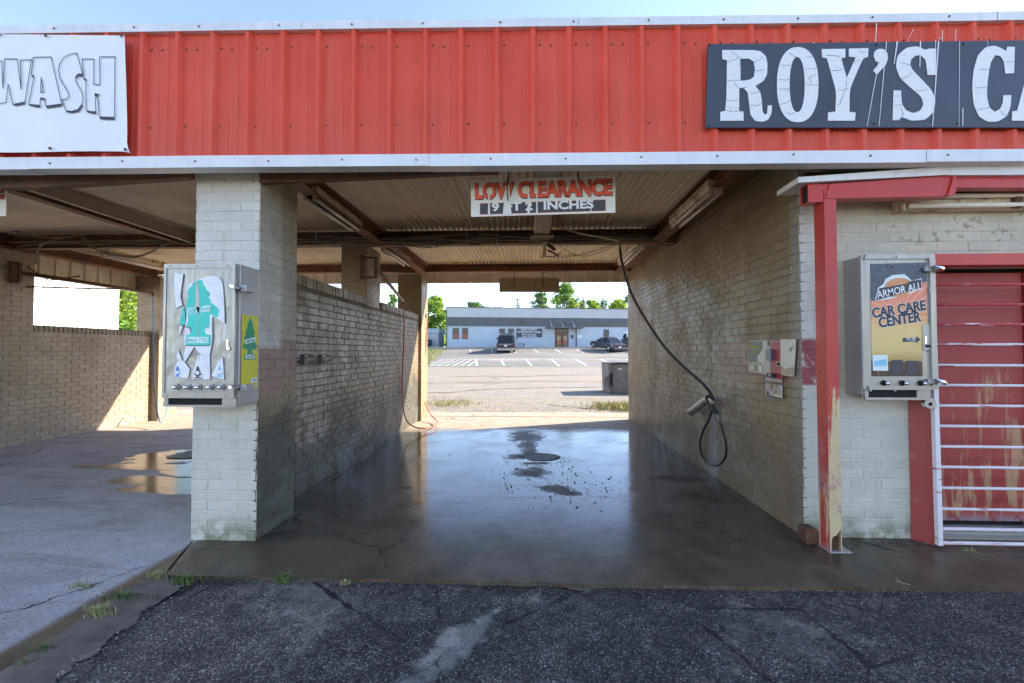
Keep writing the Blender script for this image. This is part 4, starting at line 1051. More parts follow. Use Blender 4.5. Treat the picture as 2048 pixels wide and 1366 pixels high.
MB().cyl((-7, 5.64, 2.735), (1.86, 5.64, 2.735), .011, 8).build('conduit', M['cable_tan'], cb)

# left bay overhead lines
lb = thing('tan_hose_line', 'tan hoses looping from the beam across the left bay ceiling', 'hose', (-6, 5.6, 2.6))
def pxline(pts, y, n=6): return spl([at(u, v, 'y', y) for u, v in pts], n)
for pts, r in (([(72, 528), (76, 500), (92, 484), (140, 474), (160, 470), (190, 500), (240, 512), (270, 515), (300, 505), (338, 485)], .011), ([(165, 472), (195, 498), (235, 508), (280, 511), (335, 488)], .008), ([(0, 455), (60, 470), (100, 475), (155, 473)], .012)):
    b = MB(); b.tube(pxline(pts, 5.55), r, 7); b.build('hose', M['cable_tan'], lb, smooth=True)
def boom(label, pivot, tip, br, mat):
    t = thing('hose_boom', label, 'hose boom', pivot)
    px, py, pz = pivot
    b = MB(); b.beam((px, py, pz - .13), (px, py, pz + .13), .035, .035, (0, 1, 0)); b.build('bracket', M['rust'], t)
    MB().cbox(px + br - .012, px + br + .012, py - .05, py + .05, pz - .15, pz + .15, .004).build('wall_plate', M['rust'], t)
    for z in (pz - .12, pz + .12): MB().beam((px + br, py, z), (px, py, z), .03, .02).build('bracket_arm', M['rust'], t)
    b = MB(); b.tube([pivot, tip], .027, 8, r2=.020); b.build('arm', M[mat], t, smooth=True)
    b = MB(); b.cyl(Vector(tip), Vector(tip) + Vector((0, 0, -.06)), .016, 8); b.build('swivel', M['rust'], t)
    return t
P = at(752, 535, 'x', -1.86); Q = at(806, 603, 'x', -1.80)
print('boom', P, Q)
boom('tan pipe boom on the middle pillar carrying the red hose', tuple(P), tuple(at(806, 602, 'y', 7.0)), -.17, 'cable_tan')
P2 = at(40, 545, 'x', -6.9); boom('rusty pipe boom reaching over the window of the left bay', tuple(P2), tuple(at(305, 585, 'y', 7.3)), -.08, 'rust')
bl = thing('pipe_brace', 'thin bent brace rods crossing in front of the left bay window', 'pipe', (-6.6, 6.3, 2.1))
b = MB(); b.tube([at(45, 573, 'y', 5.9), at(180, 577, 'y', 6.3), at(238, 578, 'y', 7.0)], .012, 6); b.build('rod', M['rust'], bl)
b = MB(); b.tube([at(48, 530, 'y', 5.9), at(98, 561, 'y', 6.1), at(160, 552, 'y', 6.3)], .010, 6); b.build('rod', M['rust'], bl)

def hose(name, label, pts, r, mat, n=8):
    b = MB(); b.tube(spl(pts, n), r, 8); o = b.build(name, M[mat], None, smooth=True); return tag(o, label, 'hose')
hy = 7.0
T7 = lambda u, v, y=hy: at(u, v, 'y', y)
hose('red_hose', 'red hose hanging in a long loop beside the end pillar', [T7(807, 604), T7(808, 660), T7(806, 720), T7(804, 780), T7(806, 815, 6.95), T7(814, 842, 6.9), T7(827, 853, 6.85), T7(845, 857, 7.0), (T7(862, 855, 7.15)), (T7(872, 850, 7.4)), T7(874, 842, 7.8), T7(864, 832, 8.1), T7(853, 812, 8.4), T7(848, 790, 8.5), T7(849, 740, 8.5), T7(852, 690, 8.5), T7(855, 640, 8.5), T7(850, 634, 8.5)], .010, 'hose_red')
t = thing('hose_bib', 'rusty hose bib and valve on the end pillar holding the red hose', 'valve', tuple(T7(850, 634, 8.5)))
p = T7(850, 634, 8.5); MB().cyl(p + Vector((-.08, .02, 0)), p + Vector((.03, 0, .01)), .022, 8).build('valve_body', M['rust'], t)
MB().cyl(p + Vector((0, 0, .02)), p + Vector((.01, -.01, .06)), .028, 8).build('valve_handle', M['rust'], t)
T8 = lambda u, v, y=7.3: at(u, v, 'y', y)
hose('blue_hose', 'blue hose hanging down to the floor in the left bay', [T8(305, 586), T8(306, 640), T8(307, 700), T8(308, 760), T8(312, 810, 7.2), T8(318, 838, 7.1), T8(324, 844, 7.15), T8(331, 832, 7.3), T8(334, 815, 7.5), T8(336, 790, 7.7)], .011, 'hose_blue')
# centre boom with spring and the black foam brush hose
t = thing('ceiling_boom', 'rusty swivel boom with a spring under the centre beam', 'hose boom', (.2, 5.35, 2.62))
MB().cbox(.02, .30, 5.25, 5.45, 2.655, 2.672, .003).build('mounting_plate', M['rust'], t)
a = at(1090, 484, 'y', 5.3); MB().beam(a, at(1088, 514, 'y', 5.3), .04, .03, (0, 1, 0)).build('pivot_post', M['fixture'], t)
MB().cyl(at(1097, 490, 'y', 5.3), at(1108, 498, 'y', 5.1), .022, 10).build('swivel', M['rust'], t)
MB().beam(at(1096, 500, 'y', 5.3), at(1118, 512, 'y', 5.3), .02, .012, (0, 1, 0)).build('lever', M['rust'], t)
MB().tube([at(1082, 514, 'y', 5.3), at(1106, 513, 'y', 5.3), at(1122, 506, 'y', 5.25)], .006, 6).build('rod', M['rust'], t)
A, Bp = at(1108, 513, 'y', 5.2), at(1236, 484, 'y', 5.0)
sp = []; axis = (Bp - A); n1 = axis.normalized(); s1 = n1.cross(Vector((0, 0, 1))).normalized(); s2 = n1.cross(s1)
for k in range(46 * 8 + 1):
    f = k / (46 * 8); an = 2 * math.pi * k / 8; c = A + axis * f + Vector((0, 0, -.045 * math.sin(math.pi * f)))
    sp.append(c + s1 * .014 * math.cos(an) + s2 * .014 * math.sin(an))
b = MB(); b.tube(sp, .0022, 4, False); b.build('spring', M['cable_tan'], t)
b = MB(); b.tube([at(1100, 450, 'y', 5.5), at(1160, 467, 'y', 5.3), at(1238, 482, 'y', 5.0)], .010, 6); b.build('pipe', M['fixture'], t)
b = MB(); b.tube(spl([at(1110, 478, 'y', 5.3), at(1130, 500, 'y', 5.3), at(1160, 512, 'y', 5.2), at(1195, 507, 'y', 5.1), at(1236, 488, 'y', 5.0)]), .004, 5); b.build('wire', M['cable_tan'], t)
MB().cyl(at(1239, 482, 'y', 5.0), at(1241, 500, 'y', 5.0), .014, 10).build('hose_fitting', M['chrome'], t)
hose('brush_hose', 'black hose curving from the ceiling boom to the foam brush holder', [at(1240, 498, 'y', 5.0), at(1245, 530, 'y', 4.98), at(1262, 585, 'y', 4.95), at(1292, 640, 'y', 4.88), at(1330, 695, 'y', 4.75), at(1372, 738, 'y', 4.6), at(1403, 765, 'y', 4.5), at(1420, 785, 'y', 4.42), at(1427, 800, 'y', 4.38)], .0145, 'cable_dark')
# brush holder tube and gun
xw = 1.80
t = thing('brush_holder', 'slanted steel tube holder for the foam brush on the right wall', 'brush holder', tuple(at(1400, 808, 'x', xw)))
A = at(1381, 824, 'x', xw); Bq = at(1418, 797, 'x', xw - .02)
MB().cyl(A, Bq, .040, 18).build('tube', M['steel'], t, smooth=False)
MB().cyl(Bq, Bq + (Bq - A).normalized() * .004, .034, 18).build('tube_mouth', M['dark'], t)
MB().beam((xw + .03, at(1418, 797, 'x', xw).y, at(1418, 797, 'x', xw).z), (xw + .075, at(1418, 797, 'x', xw).y, at(1418, 797, 'x', xw).z), .03, .03).build('bracket', M['steel'], t)
MB().tube([at(1425, 795, 'x', 1.865), at(1452, 802, 'x', 1.87)], .006, 6).build('rail', M['steel_side'], t)
t = thing('spray_handle', 'black foam brush handle with brass fitting hanging in its holder', 'spray handle', tuple(at(1428, 810, 'x', 1.76)))
b = MB(); b.tube([at(1421, 795, 'x', 1.76), at(1425, 812, 'x', 1.76), at(1434, 826, 'x', 1.77)], .016, 8); b.build('grip', M['cable_dark'], t, smooth=True)
MB().cyl(at(1418, 798, 'x', 1.74), at(1425, 806, 'x', 1.745), .014, 8).build('connector', M['fixture'], t)
MB().tube([at(1425, 812, 'x', 1.75), at(1426, 822, 'x', 1.745), at(1431, 828, 'x', 1.75)], .006, 6).build('trigger_guard', M['cable_dark'], t)
MB().cyl(at(1435, 828, 'x', 1.77), at(1438, 842, 'x', 1.77), .011, 10).build('hose_fitting', M['chrome'], t)
hose('loop_hose', 'black hose hanging in a teardrop loop below the brush holder', [at(1439, 842, 'x', 1.78), at(1446, 862, 'x', 1.80), at(1452, 890, 'x', 1.82), at(1451, 912, 'x', 1.83), at(1441, 927, 'x', 1.83), at(1428, 931, 'x', 1.83), at(1412, 924, 'x', 1.83), at(1402, 906, 'x', 1.83), at(1400, 885, 'x', 1.82), at(1406, 862, 'x', 1.80), at(1417, 840, 'x', 1.78), at(1424, 822, 'x', 1.76)], .0115, 'cable_dark')
# towel clips on the partition wall
M['clamp'] = mat_rust('dark_clamp_steel', (.10, .095, .09), (.09, .055, .035), .55, .4)
t = thing('mat_clamp', 'rusty steel double mat clamp bolted on the partition wall', 'clamp', tuple(at(628, 716, 'x', -2.03)))
ya, yb = at(603, 716, 'x', -2.0).y, at(655, 716, 'x', -2.0).y; z0 = at(628, 722, 'x', -2.0).z
MB().cbox(-2.04, -2.028, ya, yb, z0 - .02, z0 + .012, .002).build('back_plate', M['clamp'], t)
for y in (ya + .05, yb - .12):
    MB().cbox(-2.04, -2.0, y, y + .012, z0 - .03, z0 + .06, .002).build('side_plate', M['clamp'], t)
    pts = [(-2.03 + .085 * math.sin(a), 0, z0 + .02 + .045 * math.cos(a)) for a in [math.pi * q / 8 for q in range(9)]]
    b = MB()
    for i in range(8):
        (xa, _, za), (xb, _, zb) = pts[i], pts[i + 1]
        b.add([(xa, y + .01, za), (xb, y + .01, zb), (xb, y + .10, zb), (xa, y + .10, za)], [(0, 1, 2, 3)])
    b.build('clamp_jaw', M['clamp'], t, smooth=True)
for y in (ya + .02, yb - .02): MB().cyl((-2.028, y, z0), (-2.020, y, z0), .008, 8).build('bolt', M['dark'], t)

# ================================================================== LEFT VENDING BOX
t = thing('air_freshener_vendor', 'dented steel vending box with torn teal tree poster on the white pillar', 'vending machine', (-2.06, 2.84, .92))
X0, X1v, YF, YBk, Z0, Z1 = -2.300, -1.832, 2.72, 2.95, .926, 1.828
MB().cbox(X0, X1v, YF + .03, YBk - .001, Z0 + .002, Z1, .004).build('cabinet', M['steel_side'], t)
b = MB(); nx, nz = 40, 70
dx0, dx1, dz0, dz1 = X0 - .003, X1v - .012, Z0 + .055, Z1 - .001
V = To3(5.692, 340, 540, 'y', YF)
for j in range(nz + 1):
    for i in range(nx + 1):
        x = dx0 + (dx1 - dx0) * i / nx; z = dz0 + (dz1 - dz0) * j / nz
        e = min(i, nx - i, j, nz - j); d = 0 if e < 2 else .004 * mnoise.noise(Vector((x * 9, z * 7, 0))) + .0025 * mnoise.noise(Vector((x * 26, z * 20, 5)))
        b.v.append((x, YF + d, z))
b.f = [(j * (nx + 1) + i, j * (nx + 1) + i + 1, (j + 1) * (nx + 1) + i + 1, (j + 1) * (nx + 1) + i) for j in range(nz) for i in range(nx)]; b.mi = [0] * len(b.f)
b.build('door_panel', M['steel'], t, smooth=True)
MB().box(dx0, dx1, YF + .008, YF + .03, dz0, dz1).build('door', M['steel_side'], t)
b = MB(); b.box(dx0 - .002, dx0 + .014, YF - .006, YF + .01, dz0, dz1).box(dx1 - .014, dx1 + .002, YF - .006, YF + .01, dz0, dz1).box(dx0 + .014, dx1 - .014, YF - .006, YF + .01, dz1 - .028, dz1).box(dx0 + .014, dx1 - .014, YF - .006, YF + .01, dz0, dz0 + .034)
b.build('door_frame', M['steel'], t)
b = MB()
for z in (dz1 - .014, dz0 + .017):
    for x in (dx0 + .03, (dx0 + dx1) / 2 - .02, dx1 - .05): b.cyl((x, YF - .006, z), (x, YF - .010, z), .006, 8)
b.build('screws', M['steel_side'], t, kind='stuff')
# delivery tray
MB().box(X0, X1v, YF + .0, YF + .03, Z0, Z0 + .012).build('tray_lip', M['steel'], t)
MB().box(X0 + .03, X1v - .09, YF + .012, YF + .028, Z0 + .012, Z0 + .052).build('tray_opening', M['dark'], t)
MB().box(X1v - .09, X1v, YF + .004, YF + .03, Z0 + .013, Z0 + .053).box(X0, X0 + .03, YF + .004, YF + .03, Z0 + .013, Z0 + .053).build('tray_end', M['steel'], t)
for u in (353.6, 375.9, 398.2, 420.8, 443.2):
    p = at(u, 774.6, 'y', YF - .006); q = Vector((0, -1, 0))
    k_ = MB().cyl(p, p + q * .006, .0195, 20).build('pull_knob', M['steel_side'], t)
    MB().tube([p + q * .006, p + q * .022, p + q * .026], .0125, 16, r2=.010).build('knob_button', M['chrome'], k_, smooth=True)
for u, v in ((471, 575), (470, 776)):
    p = at(u, v, 'y', YF - .03); k_ = MB().tube([p + Vector((-.002, 0, -.004)), p + Vector((.0, 0, .004)), p + Vector((.002, 0, .010))], .036, 20).build('puck_lock', M['chrome'], t, smooth=False)
    MB().cbox(p.x + .015, p.x + .05, YF + .0, YF + .09, p.z - .02, p.z + .02, .002).build('hasp', M['steel_side'], t)
p = at(458, 697, 'y', YF - .004); MB().cyl(p, p + Vector((0, -.01, 0)), .010, 12).build('lock_cylinder', M['chrome'], t)
MB().box(p.x - .016, p.x - .004, YF - .008, YF, p.z + .012, p.z + .055).build('coin_slot_plate', M['chrome'], t)
n_ = Vector((0, -1, 0)); L1, L2, L3, L4 = layer(V, .007, n_), layer(V, .0085, n_), layer(V, .010, n_), layer(V, .0112, n_)
DK = layer(V, .0055, n_)
papers = [[(60, 28), (158, 50), (125, 300), (150, 400), (80, 435), (55, 200)],
          [(300, 118), (360, 95), (430, 75), (490, 65), (560, 85), (600, 140), (612, 200), (622, 380), (632, 612), (600, 590), (560, 560), (490, 530), (485, 640), (490, 760), (478, 870), (460, 965), (380, 975), (330, 930), (290, 870), (235, 960), (180, 1050), (165, 1000), (185, 860), (170, 760), (185, 640), (200, 520), (190, 430), (210, 280), (215, 170)],
          [(155, 640), (110, 765), (122, 640)],
          [(100, 1035), (160, 1030), (235, 1130), (215, 1230), (55, 1220), (70, 1100)], [(100, 905), (150, 1030), (120, 1040), (85, 1000)],
          [(330, 960), (345, 1060), (378, 1110), (380, 1235), (265, 1238), (290, 1100)], [(342, 970), (460, 970), (466, 1242), (388, 1242), (372, 1090), (345, 1060)], [(605, 985), (615, 1100), (622, 1246), (478, 1200), (540, 1090)]]
def grow(lp, d):
    cx = sum(p[0] for p in lp) / len(lp); cy = sum(p[1] for p in lp) / len(lp)
    return [(x + (d if x > cx else -d) * .8, y + (d if y > cy else -d) * .8) for x, y in lp]
for lp in papers:
    flat('paper_shadow', [grow(lp, 5)], DK, M['steel_side'], t, .001)  # grown darker rim behind each scrap, painted as its shadow
    flat('poster_scrap', [lp], L1, M['paper'], t, .002)
teal = [(305, 118), (278, 150), (262, 185), (236, 200), (212, 240), (210, 262), (222, 285), (205, 330), (196, 400), (190, 440), (208, 480), (222, 560), (205, 640), (190, 648), (205, 655), (240, 652), (256, 690), (238, 733), (190, 742), (190, 860), (476, 860), (478, 740), (420, 732), (405, 690), (420, 656), (455, 652), (462, 600), (458, 540), (470, 490), (500, 520), (535, 545), (558, 525), (562, 490), (570, 455), (545, 420), (510, 400), (470, 365), (478, 345), (452, 320), (465, 280), (462, 250), (430, 235), (410, 190), (388, 165), (388, 140), (370, 113), (325, 118), (352, 360), (355, 430), (345, 560), (335, 800), (328, 700), (338, 500), (300, 420)]
flat('tree_print', [teal], L2, M['teal'], t, .001)
flat('tree_print', [[(150, 405), (180, 470), (185, 620), (125, 628), (125, 560), (138, 500)]], L1, M['teal'], t, .001)
flat('poster_tear', [[(308, 122), (324, 122), (352, 410), (342, 560), (336, 780), (330, 700), (340, 500), (304, 420)]], L3, M['steel'], t, .001)
flat('label_band', [[(208, 440), (475, 403), (481, 468), (212, 508)]], L3, M['pale_print'], t, .001)
flat('label_band', [[(200, 762), (458, 762), (456, 830), (202, 832)]], L3, M['pale_print'], t, .001)
c = L4(345, 455); text('lettering', 'Little Trees', c, .044, M['teal'], t, tilt=R(7.5), off=.0012, sx=.80)
c = L4(328, 797); text('lettering', 'Since 1952', c, .040, M['teal'], t, off=.0004, sx=.9)
flat('print_shadow', [[(190, 856), (470, 856), (468, 864), (190, 864)]], L3, M['grey_print'], t, .001)
for q in ([(274, 150), (282, 148), (284, 168), (275, 166)], [(210, 276), (232, 279), (230, 286), (215, 285)], [(434, 274), (458, 274), (450, 284), (436, 282)], [(424, 648), (456, 652), (450, 658), (428, 656)], [(125, 622), (170, 626), (186, 646), (240, 648), (255, 690), (246, 712), (246, 690), (232, 656), (186, 654), (165, 634), (125, 630)], [(134, 544), (158, 544), (158, 549), (134, 549)]):
    flat('print_shadow', [q], L3, M['grey_print'], t, .001)
def minitree(cx, cy, w_, h_, mat, T):
    o = [(0, -.5), (.12, -.38), (.22, -.2), (.16, -.16), (.34, 0), (.28, .06), (.46, .22), (.2, .3), (.14, .34), (.14, .42), (.4, .42), (.4, .5)]
    lp = [(cx + x * w_, cy + y * h_) for x, y in o] + [(cx - x * w_, cy + y * h_) for x, y in o[::-1]]
    return flat('tree_print', [lp], T, mat, t, .001)
minitree(97, 1150, 78, 125, M['blue_print'], L2); minitree(328, 1160, 100, 140, M['grey_print'], L2); minitree(575, 1155, 82, 130, M['lblue_print'], L2)
for cx, cy, rx, ry in ((92, 1165, 32, 18), (326, 1170, 22, 22), (572, 1162, 36, 22)): flat('label_oval', [ell(cx, cy, rx, ry, 2, 16)], L3, M['paper'], t, .001)
# side poster (on the right face), built in the x = const plane
xs_ = X1v + .002
t3 = To3(3.416, 300, 500, 'x', xs_, ex=Vector((0, 1, 0)))
class Side:   # bilinear place on the side face
    def __init__(s, d): s.d = d; s.ex = Vector((0, 1, 0)); s.ez = Vector((0, 0, 1))
    def __call__(s, a, c): return Vector((xs_ + s.d, YF + .045 + a * (.17), 1.02 + c * .50))
s0, s1_, s2_, s3_ = Side(.001), Side(.0022), Side(.0034), Side(.0046)
flat('side_poster', [[(0, .02), (1, .02), (1, .98), (0, .98)]], s0, M['yellow_print'], t, .001)
def lt(T, mat, sc=1.0):
    o = [(0, .5), (.1, .40), (.2, .30), (.15, .26), (.30, .14), (.24, .10), (.38, -.02), (.30, -.06), (.46, -.20), (.30, -.27), (.18, -.24), (.14, -.30), (.14, -.36), (.34, -.37), (.34, -.5)]
    lp = [(.5 + x * 1.0, .68 + y * .56) for x, y in o] + [(.5 - x * 1.0, .68 + y * .56) for x, y in o[::-1]]
    return flat('tree_print', [lp], T, mat, t, .001)
lt(s1_, M['green_print'])
flat('label_band', [[(.18, .60), (.84, .64), (.84, .70), (.18, .66)]], s2_, M['pale_print'], t, .001)
flat('label_band', [[(.22, .415), (.78, .415), (.78, .465), (.22, .465)]], s2_, M['pale_print'], t, .001)
text('lettering', 'Little Trees', s3_(.51, .65), .026, M['green_print'], t, rz=R(90), tilt=R(9), sx=.72, off=.0004)
text('lettering', 'Since 1952', s3_(.5, .44), .020, M['green_print'], t, rz=R(90), sx=.8, off=.0003)
flat('label_band', [[(.58, .09), (.96, .11), (.96, .165), (.58, .145)]], s2_, M['pale_print'], t, .001)
text('lettering', 'USA', s3_(.76, .128), .022, M['blue_print'], t, rz=R(90), off=.0004)

# ================================================================== COIN STATION
t = thing('coin_station', 'recessed red coin box panel between two torn signs on the right wall', 'coin box', (1.87, 3.5, 1.1))
xw = 1.868
class Wall:
    def __init__(s, d=0.0): s.d = d; s.ex = Vector((0, -1, 0)); s.ez = Vector((0, 0, 1))
    def __call__(s, u, v):
        p = at(1440 + u / 8.539, 660 + v / 8.539, 'x', xw); return Vector((xw - s.d, p.y, p.z))
def W(loop, d, name, mat, th=.001): return flat(name, [loop], Wall(d), M[mat], t, th)
M['poster_dark'] = plain('faded_dark_poster', (.13, .145, .12), .4, 0, .3, 12)
M['poster_tan'] = plain('stained_poster', (.40, .32, .20), .45, 0, .3, 14)
M['cream_panel'] = plain('torn_cream_panel', (.62, .60, .50), .4, 0, .08, 10)
M['coin_red'] = mat_rust('coin_panel_red', (.36, .04, .05), (.2, .08, .07), .6, .4)
W([(500, 180), (784, 180), (782, 755), (500, 700)], .002, 'torn_sign', 'cream_panel', .004)
W([(502, 190), (740, 190), (730, 330), (690, 395), (640, 470), (660, 540), (502, 545)], .006, 'sign_print', 'poster_dark')
W([(520, 545), (705, 550), (745, 600), (745, 735), (520, 690)], .006, 'sign_print', 'poster_tan')
for k, cc in enumerate(('cream_panel', 'lblue_print', 'sign_red')): W([(535 + k * 68, 600), (590 + k * 68, 605), (590 + k * 68, 690 + k * 14), (535 + k * 68, 680 + k * 14)], .0075, 'sign_print', ('cream_panel', 'signmetal', 'sign_cream')[k])
def wtext(s_, u, v, size, mat, sx=1.0, off=.0006):
    p = Wall(.009)(u, v); text('lettering', s_, p, size, M[mat], t, rz=R(-90), sx=sx, off=off)
M['yprint'] = plain('olive_yellow_print', (.45, .45, .08), .5)
wtext('For Your', 555, 250, .018, 'yprint'); wtext('CONVENIENCE', 612, 296, .030, 'yprint', .85, .001); wtext('To operate', 620, 366, .022, 'yprint'); wtext('ANY CARD', 630, 578, .022, 'cream_panel')
W([(1068, 160), (1330, 160), (1300, 795), (1078, 770)], .014, 'torn_sign', 'cream_panel', .004)
W([(1215, 330), (1300, 255), (1290, 300), (1250, 380)], .0175, 'sign_print', 'signmetal')
W([(1080, 600), (1150, 665), (1300, 625), (1295, 780), (1080, 765)], .0175, 'sign_print', 'poster_tan')
# centre: steel backplate, red face, keypad, reader, lower box
W([(796, 175), (1080, 185), (1085, 900), (800, 865)], .006, 'back_plate', 'steel_side', .006)
W([(880, 195), (1070, 190), (1075, 855), (885, 830)], .011, 'red_face', 'coin_red', .002)
W([(845, 190), (858, 190), (858, 262), (845, 262)], .0125, 'slot', 'dark', .002)
def wbox(name, u0, u1, v0, v1, d0, d1, mat):
    a, c = Wall(0)(u0, v0), Wall(0)(u1, v1)
    return MB().cbox(xw - d1, xw - d0, min(a.y, c.y), max(a.y, c.y), min(a.z, c.z), max(a.z, c.z), .003).build(name, M[mat], t)
M['purple_grey'] = plain('purple_grey_plastic', (.10, .09, .15), .3)
wbox('card_reader', 870, 955, 330, 520, .011, .040, 'purple_grey'); wbox('coin_slot', 1000, 1062, 560, 600, .012, .016, 'dark'); wbox('coin_surround', 992, 1072, 540, 615, .010, .0135, 'steel')
wbox('coin_return', 885, 1000, 735, 815, .012, .045, 'black'); wbox('return_flap', 930, 980, 745, 790, .045, .049, 'steel_side')
wbox('shelf_lip', 803, 1082, 862, 890, .004, .030, 'steel'); wbox('lower_box', 800, 1084, 900, 1165, .002, .012, 'steel_side'); wbox('lower_door', 890, 990, 905, 1030, .012, .020, 'fixture'); wbox('lower_patch', 950, 1082, 1045, 1160, .012, .015, 'fixture'); wbox('lower_slot', 838, 855, 1040, 1110, .012, .016, 'dark'); wbox('bottom_lip', 800, 1084, 1150, 1185, .004, .030, 'steel')

# ================================================================== RED CANOPY POST AND CANOPY
t = thing('canopy_post', 'tall red square post with worn paint and a rusted out foot', 'post', (1.94, 2.97, 0))
pa, pb = at(1664, 1098, 'z', 0), at(1684, 1098, 'z', 0)
px0, px1, py0, py1 = 1.905, 1.98, 2.925, 3.03
print('post', pa, pb, at(1642, 1090, 'z', 0))
ztp = 2.315
b = MB()
b.add([(px0, py0, .13), (px1, py0, .16), (px1, py0, ztp), (px0, py0, ztp), (px0, py1, 0), (px1, py1, 0), (px1, py1, ztp), (px0, py1, ztp), (px0, py0, 0), (px1, py0, 0)],
      [(0, 1, 2, 3), (1, 9, 5, 6, 2), (0, 3, 7, 4, 8), (5, 4, 7, 6), (3, 2, 6, 7)])
# jagged rust hole at the foot
b.add([(px0, py0, 0), (px0 + .012, py0, 0), (px0 + .010, py0, .07), (px0 + .02, py0, .10), (px0, py0, .13)], [(0, 1, 2, 3, 4)])
b.add([(px0, py0, .13), (px0 + .02, py0, .10), (px0 + .04, py0, .105), (px0 + .055, py0, .125), (px1 - .008, py0, .145), (px1, py0, .16)], [(0, 1, 2, 3, 4, 5)])
b.add([(px1 - .006, py0, .0), (px1, py0, 0), (px1, py0, .16), (px1 - .008, py0, .145)], [(0, 1, 2, 3)])
b.build('shaft', M['redpost'], t)
MB().box(px0 + .003, px1 - .003, py0 + .03, py1 - .004, .002, .2).build('inner_rust', M['rust'], t)
MB().cbox(px0 - .075, px0, 3.03, 3.14, 0, .10, .006).build('foot_channel', M['rust'], t)
MB().cbox(px0 - .005, px1 + .06, py0 - .008, py1, -.004, .006, .002).build('base_plate', M['steel_side'], t)
t = thing('entry_canopy', 'white edged canopy on red steel beams over the red door', 'canopy', (2.6, 2.9, 2.3))
def Ty(u, v, y=2.92): return at(u, v, 'y', y)
a, c = Ty(1640, 395), Ty(1905, 392)
MB().prism([Ty(1651, 397), Ty(1900, 392), Ty(1905, 351), Ty(1660, 368)], (0, .075, 0)).build('beam', M['redbeam'], t)
MB().prism([Ty(1893, 392), Ty(1905, 351), Ty(1909, 349), Ty(1909, 384), Ty(1903, 392)], (0, -.012, 0)).build('gusset', M['redbeam'], t)
MB().prism([Ty(1905, 375, 2.93), Ty(2300, 375, 2.93), Ty(2300, 345, 2.93), Ty(1905, 350, 2.93)], (0, .07, 0)).build('beam', M['redbeam'], t)
q = at(1622, 392, 'y', 3.12)
b = MB(); y0_, y1_ = 2.92, 3.15
bx0, bx1 = Ty(1634, 395).x - .0, Ty(1660, 395).x; bz0, bz1 = Ty(1640, 403).z, Ty(1640, 367).z
b.box(bx0 - .05, bx1, 2.93, 3.01, bz0, bz0 + .006).box(bx0 - .05, bx1, 2.93, 3.01, bz1 - .006, bz1).box(bx0 - .05, bx1, 2.93, 2.936, bz0 + .006, bz1 - .006).box(bx0 - .05, bx1, 3.004, 3.01, bz0 + .006, bz1 - .006)
b.build('beam_end', M['redbeam'], t)
MB().box(bx0 - .04, bx0 - .02, 2.937, 3.003, bz0 + .007, bz1 - .007).build('beam_hollow', M['dark'], t)
MB().prism([Ty(1597, 365, 2.90), Ty(1900, 349, 2.90), Ty(1903, 332, 2.90), Ty(1597, 354, 2.90)], (0, .25, 0)).build('roof_edge', M['trim'], t)
MB().prism([Ty(1900, 350, 2.897), Ty(2300, 348, 2.897), Ty(2300, 328, 2.897), Ty(1902, 332, 2.897)], (0, .25, 0)).build('roof_edge', M['trim'], t)
MB().box(1.90, 4.2, 3.10, 3.152, 2.36, 2.50).build('wood_plate', M['rust'], t)

# ================================================================== RED DOOR, FRAME, GATE
t = thing('plywood_door', 'worn red plywood door with scraped yellow patches behind the bars', 'door', (3.2, 3.3, 0))
MB().cbox(DX0 + .02, DX0 + .75, 3.26, 3.29, .09, DZ - .03, .003).build('panel', M['door'], t)
MB().cbox(DX0 + .755, DX0 + .86, 3.24, 3.30, .02, DZ - .02, .004).build('side_board', M['door'], t)
MB().cbox(DX0 + .865, DX1 - .0, 3.25, 3.29, .09, DZ - .03, .003).build('panel', M['door'], t)
MB().box(DX0, DX1, 3.16, 3.40, -.02, .05).build('threshold', M['kerb'], t)
MB().box(DX0, DX1, 3.30, 3.34, .05, .2).build('gap_blocker_low', M['dark'], t); MB().box(DX0, DX1, 3.30, 3.34, DZ - .12, DZ + .05).build('gap_blocker_top', M['dark'], t)  # black strips added behind the door to keep its gaps dark
t = thing('door_frame', 'heavy red steel jamb and header around the barred door', 'door frame', (2.75, 3.1, 0))
jx0, jx1 = at(1830, 1082, 'y', 3.12).x, at(1868, 1086, 'y', 3.05).x
MB().prism([(jx0, 3.15, -.01), (jx0 + .07, 3.06, -.01), (jx1 + .03, 3.06, -.01), (jx1 + .06, 3.15, -.01)], (0, 0, 1.90)).build('jamb', M['jamb'], t)
hz0, hz1 = at(1900, 531, 'y', 3.08).z, at(1900, 503, 'y', 3.08).z
MB().prism([(jx0 - .04, 3.15, hz0), (jx0 - .04, 3.15, hz1), (jx0 + .05, 3.06, hz1 - .02), (jx0 + .05, 3.06, hz0)], (1.6, 0, 0)).build('header', M['redbeam'], t)
t = thing('security_gate', 'white and red barred security gate in front of the red door', 'gate', (3.2, 3.02, 0))
gx = at(1878, 1080, 'y', 3.02)
gyy = 3.02; gx0 = gx.x
MB().beam((gx0, gyy, at(1878, 1090, 'y', gyy).z), (gx0 - .01, gyy, 1.30), .029, .029, (0, 1, 0)).build('gate_post', M['bar'], t)
MB().beam((gx0 - .01, gyy, 1.30), (gx0 - .055, gyy, 1.80), .028, .028, (0, 1, 0)).build('gate_post', M['redbeam'], t)
for v in (569, 609, 649, 689, 731, 771, 812, 853, 894, 935, 977, 1019, 1059, 1087):
    z = at(1960, v, 'y', gyy).z
    b = MB(); b.tube([(gx0 + .005, gyy, z + .002), (gx0 + .55, gyy, z), (gx0 + 1.1, gyy, z - .001)], .0095 if v < 1050 else .012, 8)
    b.build('bar', M['bar'], t, smooth=True)
MB().cbox(gx0 + 1.09, gx0 + 1.13, gyy - .018, gyy + .018, .02, 1.8, .003).build('gate_post', M['bar'], t)

